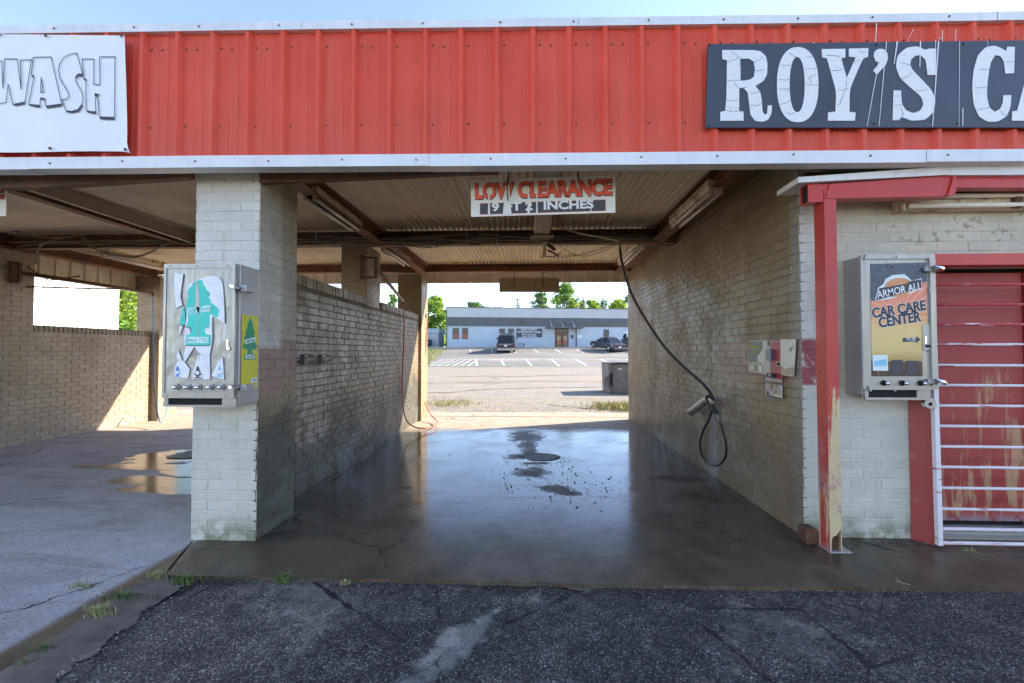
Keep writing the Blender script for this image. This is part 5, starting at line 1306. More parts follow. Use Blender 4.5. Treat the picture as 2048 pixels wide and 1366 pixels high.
# ================================================================== RIGHT VENDING BOX
t = thing('car_care_vendor', 'steel vending cabinet with orange and black poster beside the red post', 'vending machine', (2.4, 3.07, .96))
YF = 2.98; c0, c1 = at(1724, 512, 'y', YF), at(1864, 800, 'y', YF)
X0, X1r, Z0, Z1 = at(1727, 660, 'y', YF).x, at(1870, 660, 'y', YF).x, at(1800, 800, 'y', YF).z, at(1800, 509, 'y', YF).z
MB().cbox(X0, X1r - .02, YF + .02, 3.153, Z0 + .03, Z1 - .004, .004).build('cabinet', M['steel_side'], t)
MB().cbox(X0 - .002, X1r - .03, YF, YF + .02, Z0 + .065, Z1 - .002, .002).build('door', M['steel'], t)
b = MB()
b.box(X0 + .012, X1r, YF - .012, YF, Z1 - .03, Z1).box(X1r - .035, X1r, YF - .014, YF + .02, Z0 + .07, Z1 - .03).box(X0 + .02, X1r - .02, YF - .012, YF, Z0 + .066, Z0 + .092)
b.build('door_flange', M['steel'], t)
MB().cyl((X0 - .004, YF + .004, Z0 + .08), (X0 - .004, YF + .004, Z1 - .02), .005, 6).build('piano_hinge', M['steel_side'], t)
MB().box(X0 + .005, X1r - .035, YF, YF + .02, Z0 + .0, Z0 + .016).build('tray_lip', M['steel'], t)
MB().box(X0 + .025, X1r - .12, YF + .010, YF + .02, Z0 + .016, Z0 + .064).build('tray_opening', M['dark'], t)
MB().box(X1r - .12, X1r - .035, YF + .001, YF + .02, Z0 + .017, Z0 + .063).box(X0 + .002, X0 + .025, YF + .001, YF + .02, Z0 + .017, Z0 + .063).build('tray_end', M['steel'], t)
b = MB()
for u, v in ((1731, 517), (1794, 514), (1858, 516), (1741, 781), (1790, 781), (1839, 781), (1860, 578), (1862, 640), (1863, 701)):
    p = at(u, v, 'y', YF - .014); b.cyl(p, p + Vector((0, -.004, 0)), .006, 10)
b.build('screws', M['steel_side'], t, kind='stuff')
V = To3(5.254, 1720, 520, 'y', YF)
q1, q2, q3, q4, q5 = [layer(V, d, Vector((0, -1, 0))) for d in (.0015, .003, .0045, .006, .0075)]
def mat_poster():
    m = NT('sunburst_poster', .35); z = m.xyz()[2]; x = m.xyz()[0]
    p = V(405, 560)
    dx = m.math('SUBTRACT', x, p.x); dz = m.math('SUBTRACT', z, p.z)
    an = m.math('ARCTAN2', dz, dx); ray = m.step(m.math('SINE', m.math('MULTIPLY', an, 26)), .3, .9)
    zt_, zb_ = V(400, 420).z, V(400, 1220).z
    f = m.n('MapRange'); m.set(f.inputs[0], z); f.inputs[1].default_value = zb_; f.inputs[2].default_value = zt_
    c = m.ramp(f.outputs[0], [(0, (.045, .02, .01)), (.185, (.09, .04, .018)), (.20, (.40, .26, .09)), (.34, (.66, .50, .18)), (.62, (.74, .52, .20)), (.80, (.80, .33, .14)), (1, (.80, .22, .13))])
    c = m.mix(m.math('MULTIPLY', ray, m.step(f.outputs[0], .6, .85, 0, .35)), c, (.9, .6, .4))
    sc = m.noise(1, 5, .7, m.mapv((140, 140, 6)), .5)
    c = m.mix(m.math('MULTIPLY', m.step(sc, .58, .66), m.step(f.outputs[0], .35, .1, 0, .6)), c, (.6, .42, .26))
    return m.done(c)
M['poster'] = mat_poster()
def mat_cracked():
    m = NT('cracked_dark_print', .4); e = m.vor(38, 'DISTANCE_TO_EDGE')
    return m.done(m.mix(m.step(e, .05, .02), (.085, .10, .13), (.012, .014, .02)))
M['cracked'] = mat_cracked()
flat('poster', [[(107, 42), (692, 27), (698, 220), (712, 660), (650, 672), (655, 1222), (122, 1222)]], q1, M['poster'], t)
flat('poster_top', [[(107, 42), (692, 27), (698, 225), (640, 240), (560, 330), (170, 430), (112, 428)]], q2, M['cracked'], t)
flat('logo_glow', [[(150, 420), (185, 290), (235, 260), (270, 195), (330, 160), (460, 150), (520, 200), (540, 218), (640, 195), (645, 280), (560, 340), (380, 395), (165, 432)]], q3, M['pale_print'], t)
M['orange_print'] = plain('orange_print', (.72, .30, .12), .4)
flat('logo_oval', [[(405 + 150 * math.cos(a) - 10, 290 - 100 * math.sin(a) - 12 * math.cos(a)) for a in [2 * math.pi * k / 28 for k in range(28)]]], q4, M['orange_print'], t)
flat('logo_banner', [[(160, 425), (195, 298), (470, 252), (525, 222), (632, 206), (636, 288), (560, 318)]], q5, M['grey_print'], t)
q6 = layer(V, .009, Vector((0, -1, 0)))
text('lettering', 'ARMOR ALL', q6(398, 325), .066, M['paper'], t, tilt=R(12), off=.0006, sx=.80, shear=.12)
for s_, u, v, sz in (('CAR CARE', 400, 522, .088), ('CENTER', 408, 632, .088)):
    text('lettering_glow', s_, q2(u, v), sz, M['pale_print'], t, tilt=R(9), off=.0055, sx=.82, shear=.05)
    text('lettering', s_, q3(u, v), sz, M['ink'], t, tilt=R(9), off=.0027, sx=.82, shear=.05)
flat('price_arrow', [[(450, 818), (590, 818), (590, 800), (630, 835), (590, 872), (590, 858), (440, 860)]], q2, M['grey_print'], t)
text('lettering', '$1.25', q3(530, 832), .026, M['pale_print'], t, off=.0006)
flat('coin_plate', [[(648, 675), (735, 675), (735, 950), (652, 945)]], q3, M['steel'], t, .004)
flat('coin_slot', [[(668, 800), (688, 800), (688, 880), (668, 875)]], q6, M['chrome'], t, .002)
p = q6(700, 905); MB().cyl(p, p + Vector((0, -.008, 0)), .010, 10).build('lock_cylinder', M['dark'], t)
flat('sticker', [[(125, 1000), (283, 995), (290, 1165), (130, 1162)]], q3, M['pale_print'], t)
flat('sticker_print', [[(140, 1060), (270, 1040), (275, 1110), (150, 1120)]], q4, M['lblue_print'], t)
for a_ in ([(330, 1050), (440, 1050), (445, 1200), (310, 1200)], [(490, 1055), (600, 1060), (610, 1200), (480, 1200)]): flat('product_print', [a_], q2, M['grey_print'], t)
for u, v in ((1767, 766), (1804, 766), (1841, 766)):
    p = at(u, v, 'y', YF - .002); k_ = MB().cyl(p, p + Vector((0, -.008, 0)), .0175, 18).build('pull_knob', M['dark'], t)
    MB().cyl(p + Vector((.006, -.008, 0)), p + Vector((.010, -.035, 0)), .0115, 14).build('knob_button', M['chrome'], k_, smooth=True)
for u, v in ((1874, 537), (1880, 763)):
    p = at(u, v, 'y', YF - .04); MB().tube([p + Vector((-.003, 0, -.006)), p, p + Vector((.002, 0, .006))], .036, 20).build('puck_lock', M['chrome'], t)
    MB().cbox(p.x - .06, p.x - .02, YF - .03, YF - .01, p.z - .015, p.z + .015, .002).build('hasp', M['steel_side'], t)
o = thing('padlock', 'round steel padlock hanging under the car care cabinet', 'padlock', tuple(at(1857, 806, 'y', 3.0)))
p = at(1857, 806, 'y', 3.0); MB().cyl(p + Vector((0, .012, 0)), p + Vector((0, -.014, 0)), .036, 22).build('lock_body', M['chrome'], o)
MB().cyl(p + Vector((0, -.014, -.005)), p + Vector((0, -.016, -.005)), .012, 12).build('keyway_ring', M['dark'], o)

# ================================================================== FLOOR DRAINS AND DEBRIS
M['grate'] = plain('wet_iron_grate', (.10, .085, .07), .38, .0, .4, 20)
def drain(label, x, y, r):
    # the grate is half buried: an open, barred right part and a silted left part
    t = thing('floor_drain', label, 'drain', (x, y, 0)); e = .72
    MB().tube([(x + r * math.cos(a), y + r * e * math.sin(a), -.001) for a in [math.pi * (-.42 + 1.12 * k / 22) for k in range(23)]], .009, 6, False).build('ring', M['rust'], t)
    pts = []
    for k in range(40):
        a = 2 * math.pi * k / 40; q = r * (1 + .16 * mnoise.noise(Vector((math.cos(a) * 2.2, math.sin(a) * 2.2, x))))
        px = x + q * math.cos(a)
        if px < x - .25 * r: px = x - .25 * r - (x - .25 * r - px) * (.45 + .4 * abs(mnoise.noise(Vector((k * .9, x, 0)))))
        pts.append((px, y + q * e * math.sin(a), .0025))
    MB().add(pts, [tuple(range(40))]).build('sump', M['dark'], t)
    k = -r * e + .03
    while k < r * e - .02:
        h = math.sqrt(max(.0001, r * r - (k / e) ** 2)) * .93; jx = .05 * mnoise.noise(Vector((k * 30, x, 1)))
        MB().cbox(x - h * .75 + jx, x + h, y + k - .011, y + k + .011, .003, .008, .002).build('grate_bar', M['grate'], t)
        k += .052
drain('round iron floor drain in the wet bay floor ringed with grit', .12, 5.42, .25)
drain('dark floor drain in the left bay half hidden by the white pillar', -4.2, 5.38, .30)
def grit(name, label, fn, n, r0, r1, mat, kind='stuff', seed=4):
    rr = random.Random(seed); b = MB()
    ico = [(0, 0, 1), (.9, 0, .3), (.28, .85, .3), (-.72, .53, .3), (-.72, -.53, .3), (.28, -.85, .3), (0, 0, -.6)]
    for i in range(n):
        x, y, z = fn(rr); r = rr.uniform(r0, r1) * rr.choice((.5, .7, 1)); a = rr.uniform(0, 6.3); fl = rr.uniform(.4, .9); ca, sa = math.cos(a), math.sin(a); e = rr.uniform(.6, 1)
        b.add([(x + r * (p[0] * ca - p[1] * e * sa), y + r * (p[0] * sa + p[1] * e * ca), z + r * p[2] * fl) for p in ico], [(0, 1, 2), (0, 2, 3), (0, 3, 4), (0, 4, 5), (0, 5, 1), (6, 2, 1), (6, 3, 2), (6, 4, 3), (6, 5, 4), (6, 1, 5)])
    return tag(b.build(name, mat, kind=kind), label, 'gravel')
def g1(rr):
    a = rr.uniform(0, 6.28); d = rr.choice((abs(rr.gauss(.27, .04)), abs(rr.gauss(.3, .25)), abs(rr.gauss(.5, .4)))); return .12 + d * math.cos(a), 5.3 + d * math.sin(a) * 1.2 - (.5 if rr.random() < .3 else 0), .003
grit('drain_grit', 'dark grit washed up around the round floor drain', g1, 420, .004, .011, M['dark'])
def g2(rr): return .42 + rr.gauss(0, .25), 4.2 + rr.gauss(0, .3), .003
grit('mud_grit', 'scattered crumbs of mud on the wet floor before the drain', g2, 160, .004, .014, M['rust'], seed=9)
def mat_peb():
    m = NT('pebbles', .6); return m.done(m.ramp(m.island(), [(0, (.035, .03, .026)), (.45, (.10, .088, .072)), (.75, (.22, .19, .155)), (.93, (.33, .30, .27)), (1, (.26, .13, .07))]))
M['pebble'] = mat_peb()
def mat_peb2():
    m = NT('pale_gravel', .8); return m.done(m.ramp(m.island(), [(0, (.12, .10, .08)), (.5, (.28, .24, .19)), (1, (.46, .42, .34))]))
M['pebble_pale'] = mat_peb2()
def g3(rr):
    while True:
        x = rr.uniform(-3.2, 3.4); y = 1.45 + 1.05 * rr.random() ** 1.1
        if y < 2.46: break
    return x, y, -.019 + .007 * mnoise.noise(Vector((x * 1.3, y * 1.3, 0))) + .004 * mnoise.noise(Vector((x * 5, y * 5, 3)))
grit('loose_aggregate', 'small pebbles bedded in the dark coarse asphalt', g3, 15000, .0018, .0052, M['pebble'], seed=5)
def g7(rr):
    y = 9.3 + abs(rr.gauss(0, 2.2)); return rr.uniform(-3.5, 3.2), y, zt(y) + .002
grit('yard_gravel', 'loose sunlit gravel in the yard behind the bay', g7, 3000, .006, .020, M['pebble_pale'], seed=12)
def g4(rr):
    k = rr.random(); i = int(k * (len(EDGE) - 1)); f = k * (len(EDGE) - 1) - i; p = EDGE[i].lerp(EDGE[i + 1], f)
    return p.x + rr.gauss(.07, .06), p.y + rr.gauss(0, .05), -.012
grit('edge_gravel', 'loose grey gravel along the slab edge at lower left', g4, 1500, .004, .010, M['pebble'], seed=6)
def g5(rr):
    x = rr.uniform(-2.0, 3.2); return x, 2.485 + abs(rr.gauss(0, .015)) * -1, -.006
grit('joint_grit', 'fine pale grit along the joint between slab and asphalt', g5, 1500, .003, .006, M['pebble'], seed=8)
def g6(rr): return 2.15 + rr.random() * .6, 3.10 - rr.random() * .06, .004
grit('wall_grit', 'dark gravel collected along the foot of the street wall', g6, 260, .004, .009, M['pebble'], seed=3)
# dirt skirt between the left slab and the asphalt
b = MB(); pts = [EDGE[i // 6].lerp(EDGE[i // 6 + 1], (i % 6) / 6) for i in range((len(EDGE) - 1) * 6)] + [EDGE[-1]]
for i, p in enumerate(pts):
    wv = .16 + .07 * mnoise.noise(Vector((i * .35, 0, 2)))
    b.v += [(p.x - .10, p.y + .06, .0015), (p.x - .01, p.y, .004), (p.x + wv, p.y - wv * .25, -.012)]
n = len(pts)
b.f = [f for i in range(n - 1) for f in ((3 * i, 3 * i + 1, 3 * i + 4, 3 * i + 3), (3 * i + 1, 3 * i + 2, 3 * i + 5, 3 * i + 4))]; b.mi = [0] * len(b.f)
M['dirt'] = plain('brown_dirt', (.15, .12, .095), .9, 0, .35, 9, .6)
o = b.build('dirt', M['dirt'], smooth=True, kind='structure')
# grass tufts
def tuft(label, x, y, r, n, h, mat='grass'):
    b = MB(); rr = random.Random(int(x * 977 + y * 131))
    for i in range(n):
        h_ = h; a = rr.uniform(0, 6.28); d = abs(rr.gauss(0, .5)) * r; bx, by = x + d * math.cos(a) * 1.3, y + d * math.sin(a) * .6; hh = h * .72 * rr.uniform(.2, 1); ln = rr.uniform(.2, .9) * hh; wd = .0016 + .0012 * rr.random(); a2 = a + rr.gauss(0, .8)
        p = [Vector((bx, by, -.01)), Vector((bx + ln * .35 * math.cos(a2), by + ln * .35 * math.sin(a2), hh * .55)), Vector((bx + ln * math.cos(a2), by + ln * math.sin(a2), hh * rr.uniform(.6, 1)))]
        s = Vector((-math.sin(a2), math.cos(a2), 0)) * wd
        b.add([p[0] - s, p[0] + s, p[1] + s * .8, p[1] - s * .8, p[2]], [(0, 1, 2, 3), (3, 2, 4)])
    o = b.build('grass_tuft', M[mat], kind='thing'); return tag(o, label, 'grass tuft', 'grass tufts along the slab edge')
for lab, u, v, r, n, h, m in (('pale dry grass tuft on the slab corner below the white pillar', 312, 1155, .06, 130, .07, 'grassdry'), ('bushy green grass tuft just right of the pale corner tuft', 367, 1162, .07, 170, .07, 'grass'),
                        ('small green tuft at the slab edge under the pillar side', 567, 1160, .055, 120, .08, 'grass'), ('tiny reddish green sprout on the slab edge', 690, 1166, .03, 40, .035, 'grassdry'),
                        ('dark green low grass clump on the gravel edge', 250, 1195, .09, 220, .05, 'grass'), ('light green grass clump lower down the gravel edge', 195, 1228, .07, 200, .07, 'grassdry'),
                        ('thin yellow grass growing in the slab joint', 170, 1172, .12, 120, .03, 'grassdry'), ('small sprig of grass near the lower left corner', 85, 1300, .05, 60, .05, 'grass'), ('lowest grass sprig at the left edge gravel', 48, 1328, .04, 40, .04, 'grass'), ('small weed by the foot of the barred gate', 1940, 1102, .04, 50, .03, 'grassdry')):
    p = at(u, v, 'z', 0); tuft(lab, p.x, p.y, r, n, h, m)
b = MB(); b.tube([at(1793, 1155, 'z', .004), at(1800, 1163, 'z', .01), at(1792, 1162, 'z', .004), at(1820, 1170, 'z', .004)], .0018, 4); tag(b.build('dry_twig', M['signmetal']), 'thin zigzag dry twig lying on the slab edge', 'twig')

# ================================================================== BEYOND: ANNEX BUILDING
t = thing('annex_building', 'long low blue grey county building with charcoal metal band and glass doors', 'building', (-10.2, 55, 1.8))
BA = R(8.5); BU = Vector((math.cos(BA), math.sin(BA), 0)); BN = Vector((math.sin(BA), -math.cos(BA), 0)); BO = Vector((-10.2, 55, 0))
def bpt(u, v, out=0.0):
    d = _fw + _rt * ((u - 1024) / FPX) - _up * ((v - 683) / FPX); c = Vector((0, 0, CAMZ))
    k = (BO + BN * out - c).dot(BN) / d.dot(BN); return c + d * k
def bs_(u): return (bpt(u, 690) - BO).dot(BU)
BZ0, BZ1, BZ2, BZ3 = 1.78, bpt(893, 652).z, bpt(893, 634).z, bpt(893, 615).z
LEN = 34
def wallbox(name, s0, s1, z0, z1, d0, d1, mat, parent=None):
    a, c = BO + BU * s0 + BN * d0, BO + BU * s1 + BN * d0; q = BN * (d1 - d0)
    return MB().prism([(a.x, a.y, z0), (c.x, c.y, z0), (c.x, c.y, z1), (a.x, a.y, z1)], q).build(name, M[mat], parent or t)
wallbox('wall', 0, LEN, BZ0, BZ1, -12, 0, 'cyan_wall')
wallbox('parapet', 0, LEN, BZ1 + .002, BZ3 - .002, -12, -.001, 'panel_light')
wallbox('plinth', 0, LEN, BZ0 - .6, BZ0, -12, .02, 'kerb')
def band(name, z0, z1, mat, out):
    b = MB(); s = 0
    while s < LEN:
        for a, c, h in ((0, .30, 0), (.30, .33, .03)):
            p, q = BO + BU * (s + a) + BN * (out + h), BO + BU * (s + c) + BN * (out + h)
            b.add([(p.x, p.y, z0), (q.x, q.y, z0), (q.x, q.y, z1), (p.x, p.y, z1)], [(0, 1, 2, 3)])
        s += .33
    b.build(name, M[mat], t)
band('light_metal_band', BZ2, BZ3, 'panel_light', .05); band('dark_metal_band', BZ1, BZ2, 'panel_dark', .09)
wallbox('roof_trim', -.1, LEN, BZ3, BZ3 + .09, -12, .12, 'panel_dark'); wallbox('corner_trim', -.12, 0, BZ0, BZ3, -.2, .1, 'panel_dark')
M['red_patch'] = NT('window_red', .1).done((.25, .02, .02))  # glossy red for the patches low on window and door panes
for u0, u1, v0, v1 in ((905, 918, 656, 678), (924, 936, 656, 678), (998, 1010, 657, 680), (1016, 1028, 657, 682), (1207, 1218, 659, 678)):
    f_ = wallbox('window', bs_(u0), bs_(u1), bpt(u0, v1).z, bpt(u0, v0).z, .0, .05, 'panel_dark')
    wallbox('pane', bs_(u0) + .07, bs_(u1) - .07, bpt(u0, v1).z + .08, bpt(u0, v0).z - .08, .05, .06, 'glass', f_)
    if u0 < 930: wallbox('window_patch', bs_(u0) + .09, bs_(u1) - .09, bpt(u0, v1).z + .1, bpt(u0, v1).z + .62, .061, .065, 'red_patch', f_)
f_ = wallbox('name_board', bs_(1033), bs_(1084), bpt(1033, 674.5).z, bpt(1033, 657).z, .001, .07, 'navy')
sc_ = bs_(1058.5)
for s_, v, sz in (('RAINS COUNTY', 659.5, .34), ('COURTHOUSE ANNEX', 664.3, .34), ('220 W. Quitman St.', 668.9, .26), ('Emory, Texas 75440', 672.4, .26)):
    p = bpt(1058.5, v, .08); text('lettering', s_, p, sz, M['paper'], t, rz=BA, off=.003, sx=.86)
# entrance
d0_, d1_ = bs_(1110), bs_(1137); dz = bpt(1110, 657.5).z
wallbox('entrance_recess', d0_, d1_, BZ0 + .01, dz, .0, .04, 'door_brown')
for a in (0, 1):
    w0 = d0_ + .12 + a * ((d1_ - d0_) / 2 - .04); dr = wallbox('glass_door', w0, w0 + (d1_ - d0_) / 2 - .16, BZ0 + .05, dz - .55, .04, .09, 'door_brown')
    wallbox('pane', w0 + .08, w0 + (d1_ - d0_) / 2 - .24, BZ0 + .2, dz - .62, .09, .10, 'glass', dr)
    wallbox('door_notice', w0 + .12, w0 + (d1_ - d0_) / 2 - .3, BZ0 + 1.05, BZ0 + 1.5, .101, .11, 'poster_tan', dr)
    wallbox('door_patch', w0 + .12, w0 + (d1_ - d0_) / 2 - .3, BZ0 + .5, BZ0 + 1.0, .101, .11, 'red_patch', dr)
wallbox('transom', d0_ + .12, d1_ - .12, dz - .45, dz - .08, .04, .06, 'glass')
wallbox('awning', bs_(1090), bs_(1162), dz + .02, dz + .14, .1, 1.6, 'panel_dark')
for u in (1100, 1122, 1144):
    p = BO + BU * bs_(u) + BN * .1; q = p + BN * 1.4; MB().cyl((p.x, p.y, dz + 1.0), (q.x, q.y, dz + .16), .03, 5).build('awning_rod', M['panel_light'], t)
p = BO + BU * bs_(1152) + BN * .12; MB().box(p.x - .06, p.x + .06, p.y - .1, p.y, BZ0 + .2, dz).build('downpipe', M['panel_dark'], t)
wallbox('notice_plate', bs_(1141), bs_(1147), bpt(1141, 677).z, bpt(1141, 670).z, .0, .04, 'panel_dark')
wallbox('wall_emblem', bs_(1155), bs_(1163), bpt(1155, 676).z, bpt(1155, 670).z, .0, .03, 'paper')
p = bpt(1046, 643, .3); MB().cbox(p.x - .3, p.x + .3, p.y - .1, p.y + .2, p.z - .15, p.z + .12, .03).build('flood_lamp', M['panel_dark'], t)
# bench
t = thing('bench', 'dark bench against the blue wall beside the parked vehicle', 'bench', tuple(bpt(1038, 694, .8)))
p = bpt(1037, 694, .8); zb = 1.84
MB().cbox(p.x - .8, p.x + .8, p.y - .2, p.y + .2, zb + .42, zb + .48, .01).build('seat', M['wood'], t)
for dx in (-.65, .65): MB().cbox(p.x + dx - .05, p.x + dx + .05, p.y - .18, p.y + .18, zb, zb + .42, .01).build('leg', M['wood'], t)

# ================================================================== VEHICLES
def car(name, label, cat, x, y, z, head, L_, W_, H_, paint, suv, slope=0.0):
    """car nose points +y before rotation; tail at y=0"""
    t = thing(name, label, cat, (x, y, z)); t.rotation_euler = (0, 0, 0)
    Rm = Matrix.Translation((x, y, z)) @ Matrix.Rotation(head, 4, 'Z') @ Matrix.Rotation(slope, 4, 'X')
    def put(b, name, mat, parent=t, smooth=False):
        b.v = [tuple(Rm @ Vector(v)) for v in b.v]; return b.build(name, mat, parent, smooth)
    g = .24 if suv else .17; hb = (.58 if suv else .60) * H_
    # lower body stations: y, half width, z top
    if suv: st = [(0, .93, hb), (.06, .98, hb + .02), (.6, 1, hb + .03), (L_ * .62, 1, hb + .0), (L_ * .72, .99, hb - .05), (L_ * .95, .93, hb - .18), (L_, .84, hb - .30)]
    else: st = [(0, .86, hb - .02), (.08, .93, hb + .02), (.7, .99, hb + .04), (L_ * .5, 1, hb), (L_ * .72, .99, hb - .04), (L_ * .95, .9, hb - .20), (L_, .80, hb - .30)]
    b = MB(); rings = []
    for yy, hw, zt_ in st:
        h = W_ / 2 * hw
        rings.append([(-h * .92, yy, g), (-h, yy, g + .15), (-h, yy, (g + zt_) / 2), (-h * .97, yy, zt_ - .06), (-h * .86, yy, zt_), (h * .86, yy, zt_), (h * .97, yy, zt_ - .06), (h, yy, (g + zt_) / 2), (h, yy, g + .15), (h * .92, yy, g)])
    b.v = [p for r_ in rings for p in r_]; n = 10
    b.f = [(i * n + k, i * n + (k + 1) % n, (i + 1) * n + (k + 1) % n, (i + 1) * n + k) for i in range(len(st) - 1) for k in range(n)] + [tuple(range(n)), tuple((len(st) - 1) * n + k for k in range(n))[::-1]]; b.mi = [0] * len(b.f)
    put(b, 'body', M[paint], smooth=False)
    # cabin
    if suv: cab = [(.10, .80, hb + .01, 0), (.42, .72, H_ - .03, 1), (1.2, .75, H_, 1), (L_ * .48, .74, H_ - .02, 1), (L_ * .64, .82, hb + .01, 0)]
    else: cab = [(.55, .82, hb + .02, 0), (1.35, .62, H_ - .03, 1), (2.0, .66, H_, 1), (L_ * .55, .64, H_ - .04, 1), (L_ * .72, .84, hb, 0)]
    b = MB(); hz = hb - .02
    low = [(-W_ / 2 * .86, cab[0][0]), (W_ / 2 * .86, cab[0][0])]
    top = [c for c in cab if c[3]]
    r0 = cab[0][0]; r1 = cab[-1][0]
    for sgn in (-1, 1):
        poly = [(sgn * W_ / 2 * .88, r0, hz)] + [(sgn * W_ / 2 * c[1], c[0], c[2] - .05) for c in top] + [(sgn * W_ / 2 * .88, r1, hz)]
        b.add(poly, [tuple(range(len(poly)))])
    A = cab[0]; c1, c2 = top[0], top[-1]
    b.add([(-W_ / 2 * .86, r0, hz), (W_ / 2 * .86, r0, hz), (W_ / 2 * c1[1], c1[0], c1[2] - .05), (-W_ / 2 * c1[1], c1[0], c1[2] - .05)], [(0, 1, 2, 3)])
    b.add([(-W_ / 2 * .86, r1, hz), (W_ / 2 * .86, r1, hz), (W_ / 2 * c2[1], c2[0], c2[2] - .05), (-W_ / 2 * c2[1], c2[0], c2[2] - .05)], [(0, 1, 2, 3)])
    put(b, 'windows', M['glass'])
    b = MB(); o = 0
    for c in top: b.v += [(-W_ / 2 * c[1] * 1.02, c[0], c[2] - .06), (-W_ / 2 * c[1] * .9, c[0], c[2]), (W_ / 2 * c[1] * .9, c[0], c[2]), (W_ / 2 * c[1] * 1.02, c[0], c[2] - .06)]
    b.f = [(4 * i + k, 4 * i + k + 1, 4 * i + k + 5, 4 * i + k + 4) for i in range(len(top) - 1) for k in range(3)] + [(0, 1, 2, 3), (4 * len(top) - 4, 4 * len(top) - 3, 4 * len(top) - 2, 4 * len(top) - 1)]; b.mi = [0] * len(b.f)
    put(b, 'roof', M[paint])
    for sgn in (-1, 1):
        b = MB(); b.beam((sgn * W_ / 2 * .87, r0, hz), (sgn * W_ / 2 * c1[1], c1[0], c1[2] - .03), .09, .06); put(b, 'pillar', M[paint])
        b = MB(); b.beam((sgn * W_ / 2 * .87, r1, hz), (sgn * W_ / 2 * c2[1], c2[0], c2[2] - .03), .07, .05); put(b, 'pillar', M[paint])
        m0 = r0 + (r1 - r0) * .45; b = MB(); b.beam((sgn * W_ / 2 * .885, m0, hz), (sgn * W_ / 2 * .71, m0, H_ - .06), .08, .04); put(b, 'pillar', M['dark'])
        b = MB(); b.cbox(sgn * W_ / 2 * .93 - .07, sgn * W_ / 2 * .93 + .05, -.03, .10, hb - (.34 if suv else .22), hb - .08, .03); put(b, 'tail_light', M['taillight'])
        b = MB(); b.cbox(sgn * (W_ / 2 + .10) - .11, sgn * (W_ / 2 + .10) + .11, L_ * .6, L_ * .6 + .12, hb + .02, hb + .22, .04); put(b, 'wing_mirror', M[paint])
        rw = .40 if suv else .33
        for yy in (L_ * .19, L_ * .80):
            b = MB(); xo = sgn * (W_ / 2 - .02); b.cyl((xo - sgn * .24, yy, rw), (xo, yy, rw), rw, 20); wh = put(b, 'wheel', M['tyre'])
            b = MB(); b.cyl((xo, yy, rw), (xo + sgn * .015, yy, rw), rw * .62, 14); put(b, 'rim', M['rim'], wh)
            b = MB(); b.cyl((xo - sgn * .12, yy, rw + .02), (xo + sgn * .012, yy, rw + .02), rw * 1.12, 20); put(b, 'wheel_arch', M['dark'])
    b = MB(); b.cbox(-.16, .16, -.02, -.005, hb - .40, hb - .24, .01); put(b, 'number_plate', M['paper'])
    b = MB(); b.cbox(-W_ / 2 * .9, W_ / 2 * .9, -.06, .08, g + .02, g + .30, .04); put(b, 'bumper', M['rim' if suv else paint])
    if suv:
        b = MB(); b.cbox(-W_ / 2 * .7, W_ / 2 * .7, -.02, .0, hb - .19, hb - .14, .008); put(b, 'chrome_strip', M['rim'])
        for sgn in (-1, 1):
            b = MB(); b.tube([(sgn * W_ * .36, .5, H_ + .04), (sgn * W_ * .36, L_ * .46, H_ + .04)], .025, 6); put(b, 'roof_rail', M['rim'])
    return t
SL = R(8.5)
p = at(1011.5, 704, 'y', 49.0); car('parked_suv', 'black suv seen from behind parked before the blue building', 'suv', p.x, 49.0, zt(49.0) + .02, 0, 5.2, 2.06, 1.93, 'car_black', True, SL)
p = at(1227, 704, 'y', 50.5); car('parked_car', 'dark grey sedan parked at an angle near the end window', 'car', p.x + .5, 49.6, zt(49.6) + .03, R(28), 4.6, 1.82, 1.45, 'car_grey', False, SL)
p = at(1262, 703, 'y', 51.5); car('parked_car', 'blue grey hatchback half hidden behind the right bay wall', 'car', p.x + 1.2, 50.4, zt(50.4) + .02, R(26), 4.4, 1.8, 1.5, 'car_silver', False, SL)
p = at(862, 697, 'y', 60); car('parked_car', 'dark car parked beside the small grey shed', 'car', p.x, 58, zt(58) + .2, R(60), 4.4, 1.8, 1.5, 'car_grey', False, 0)
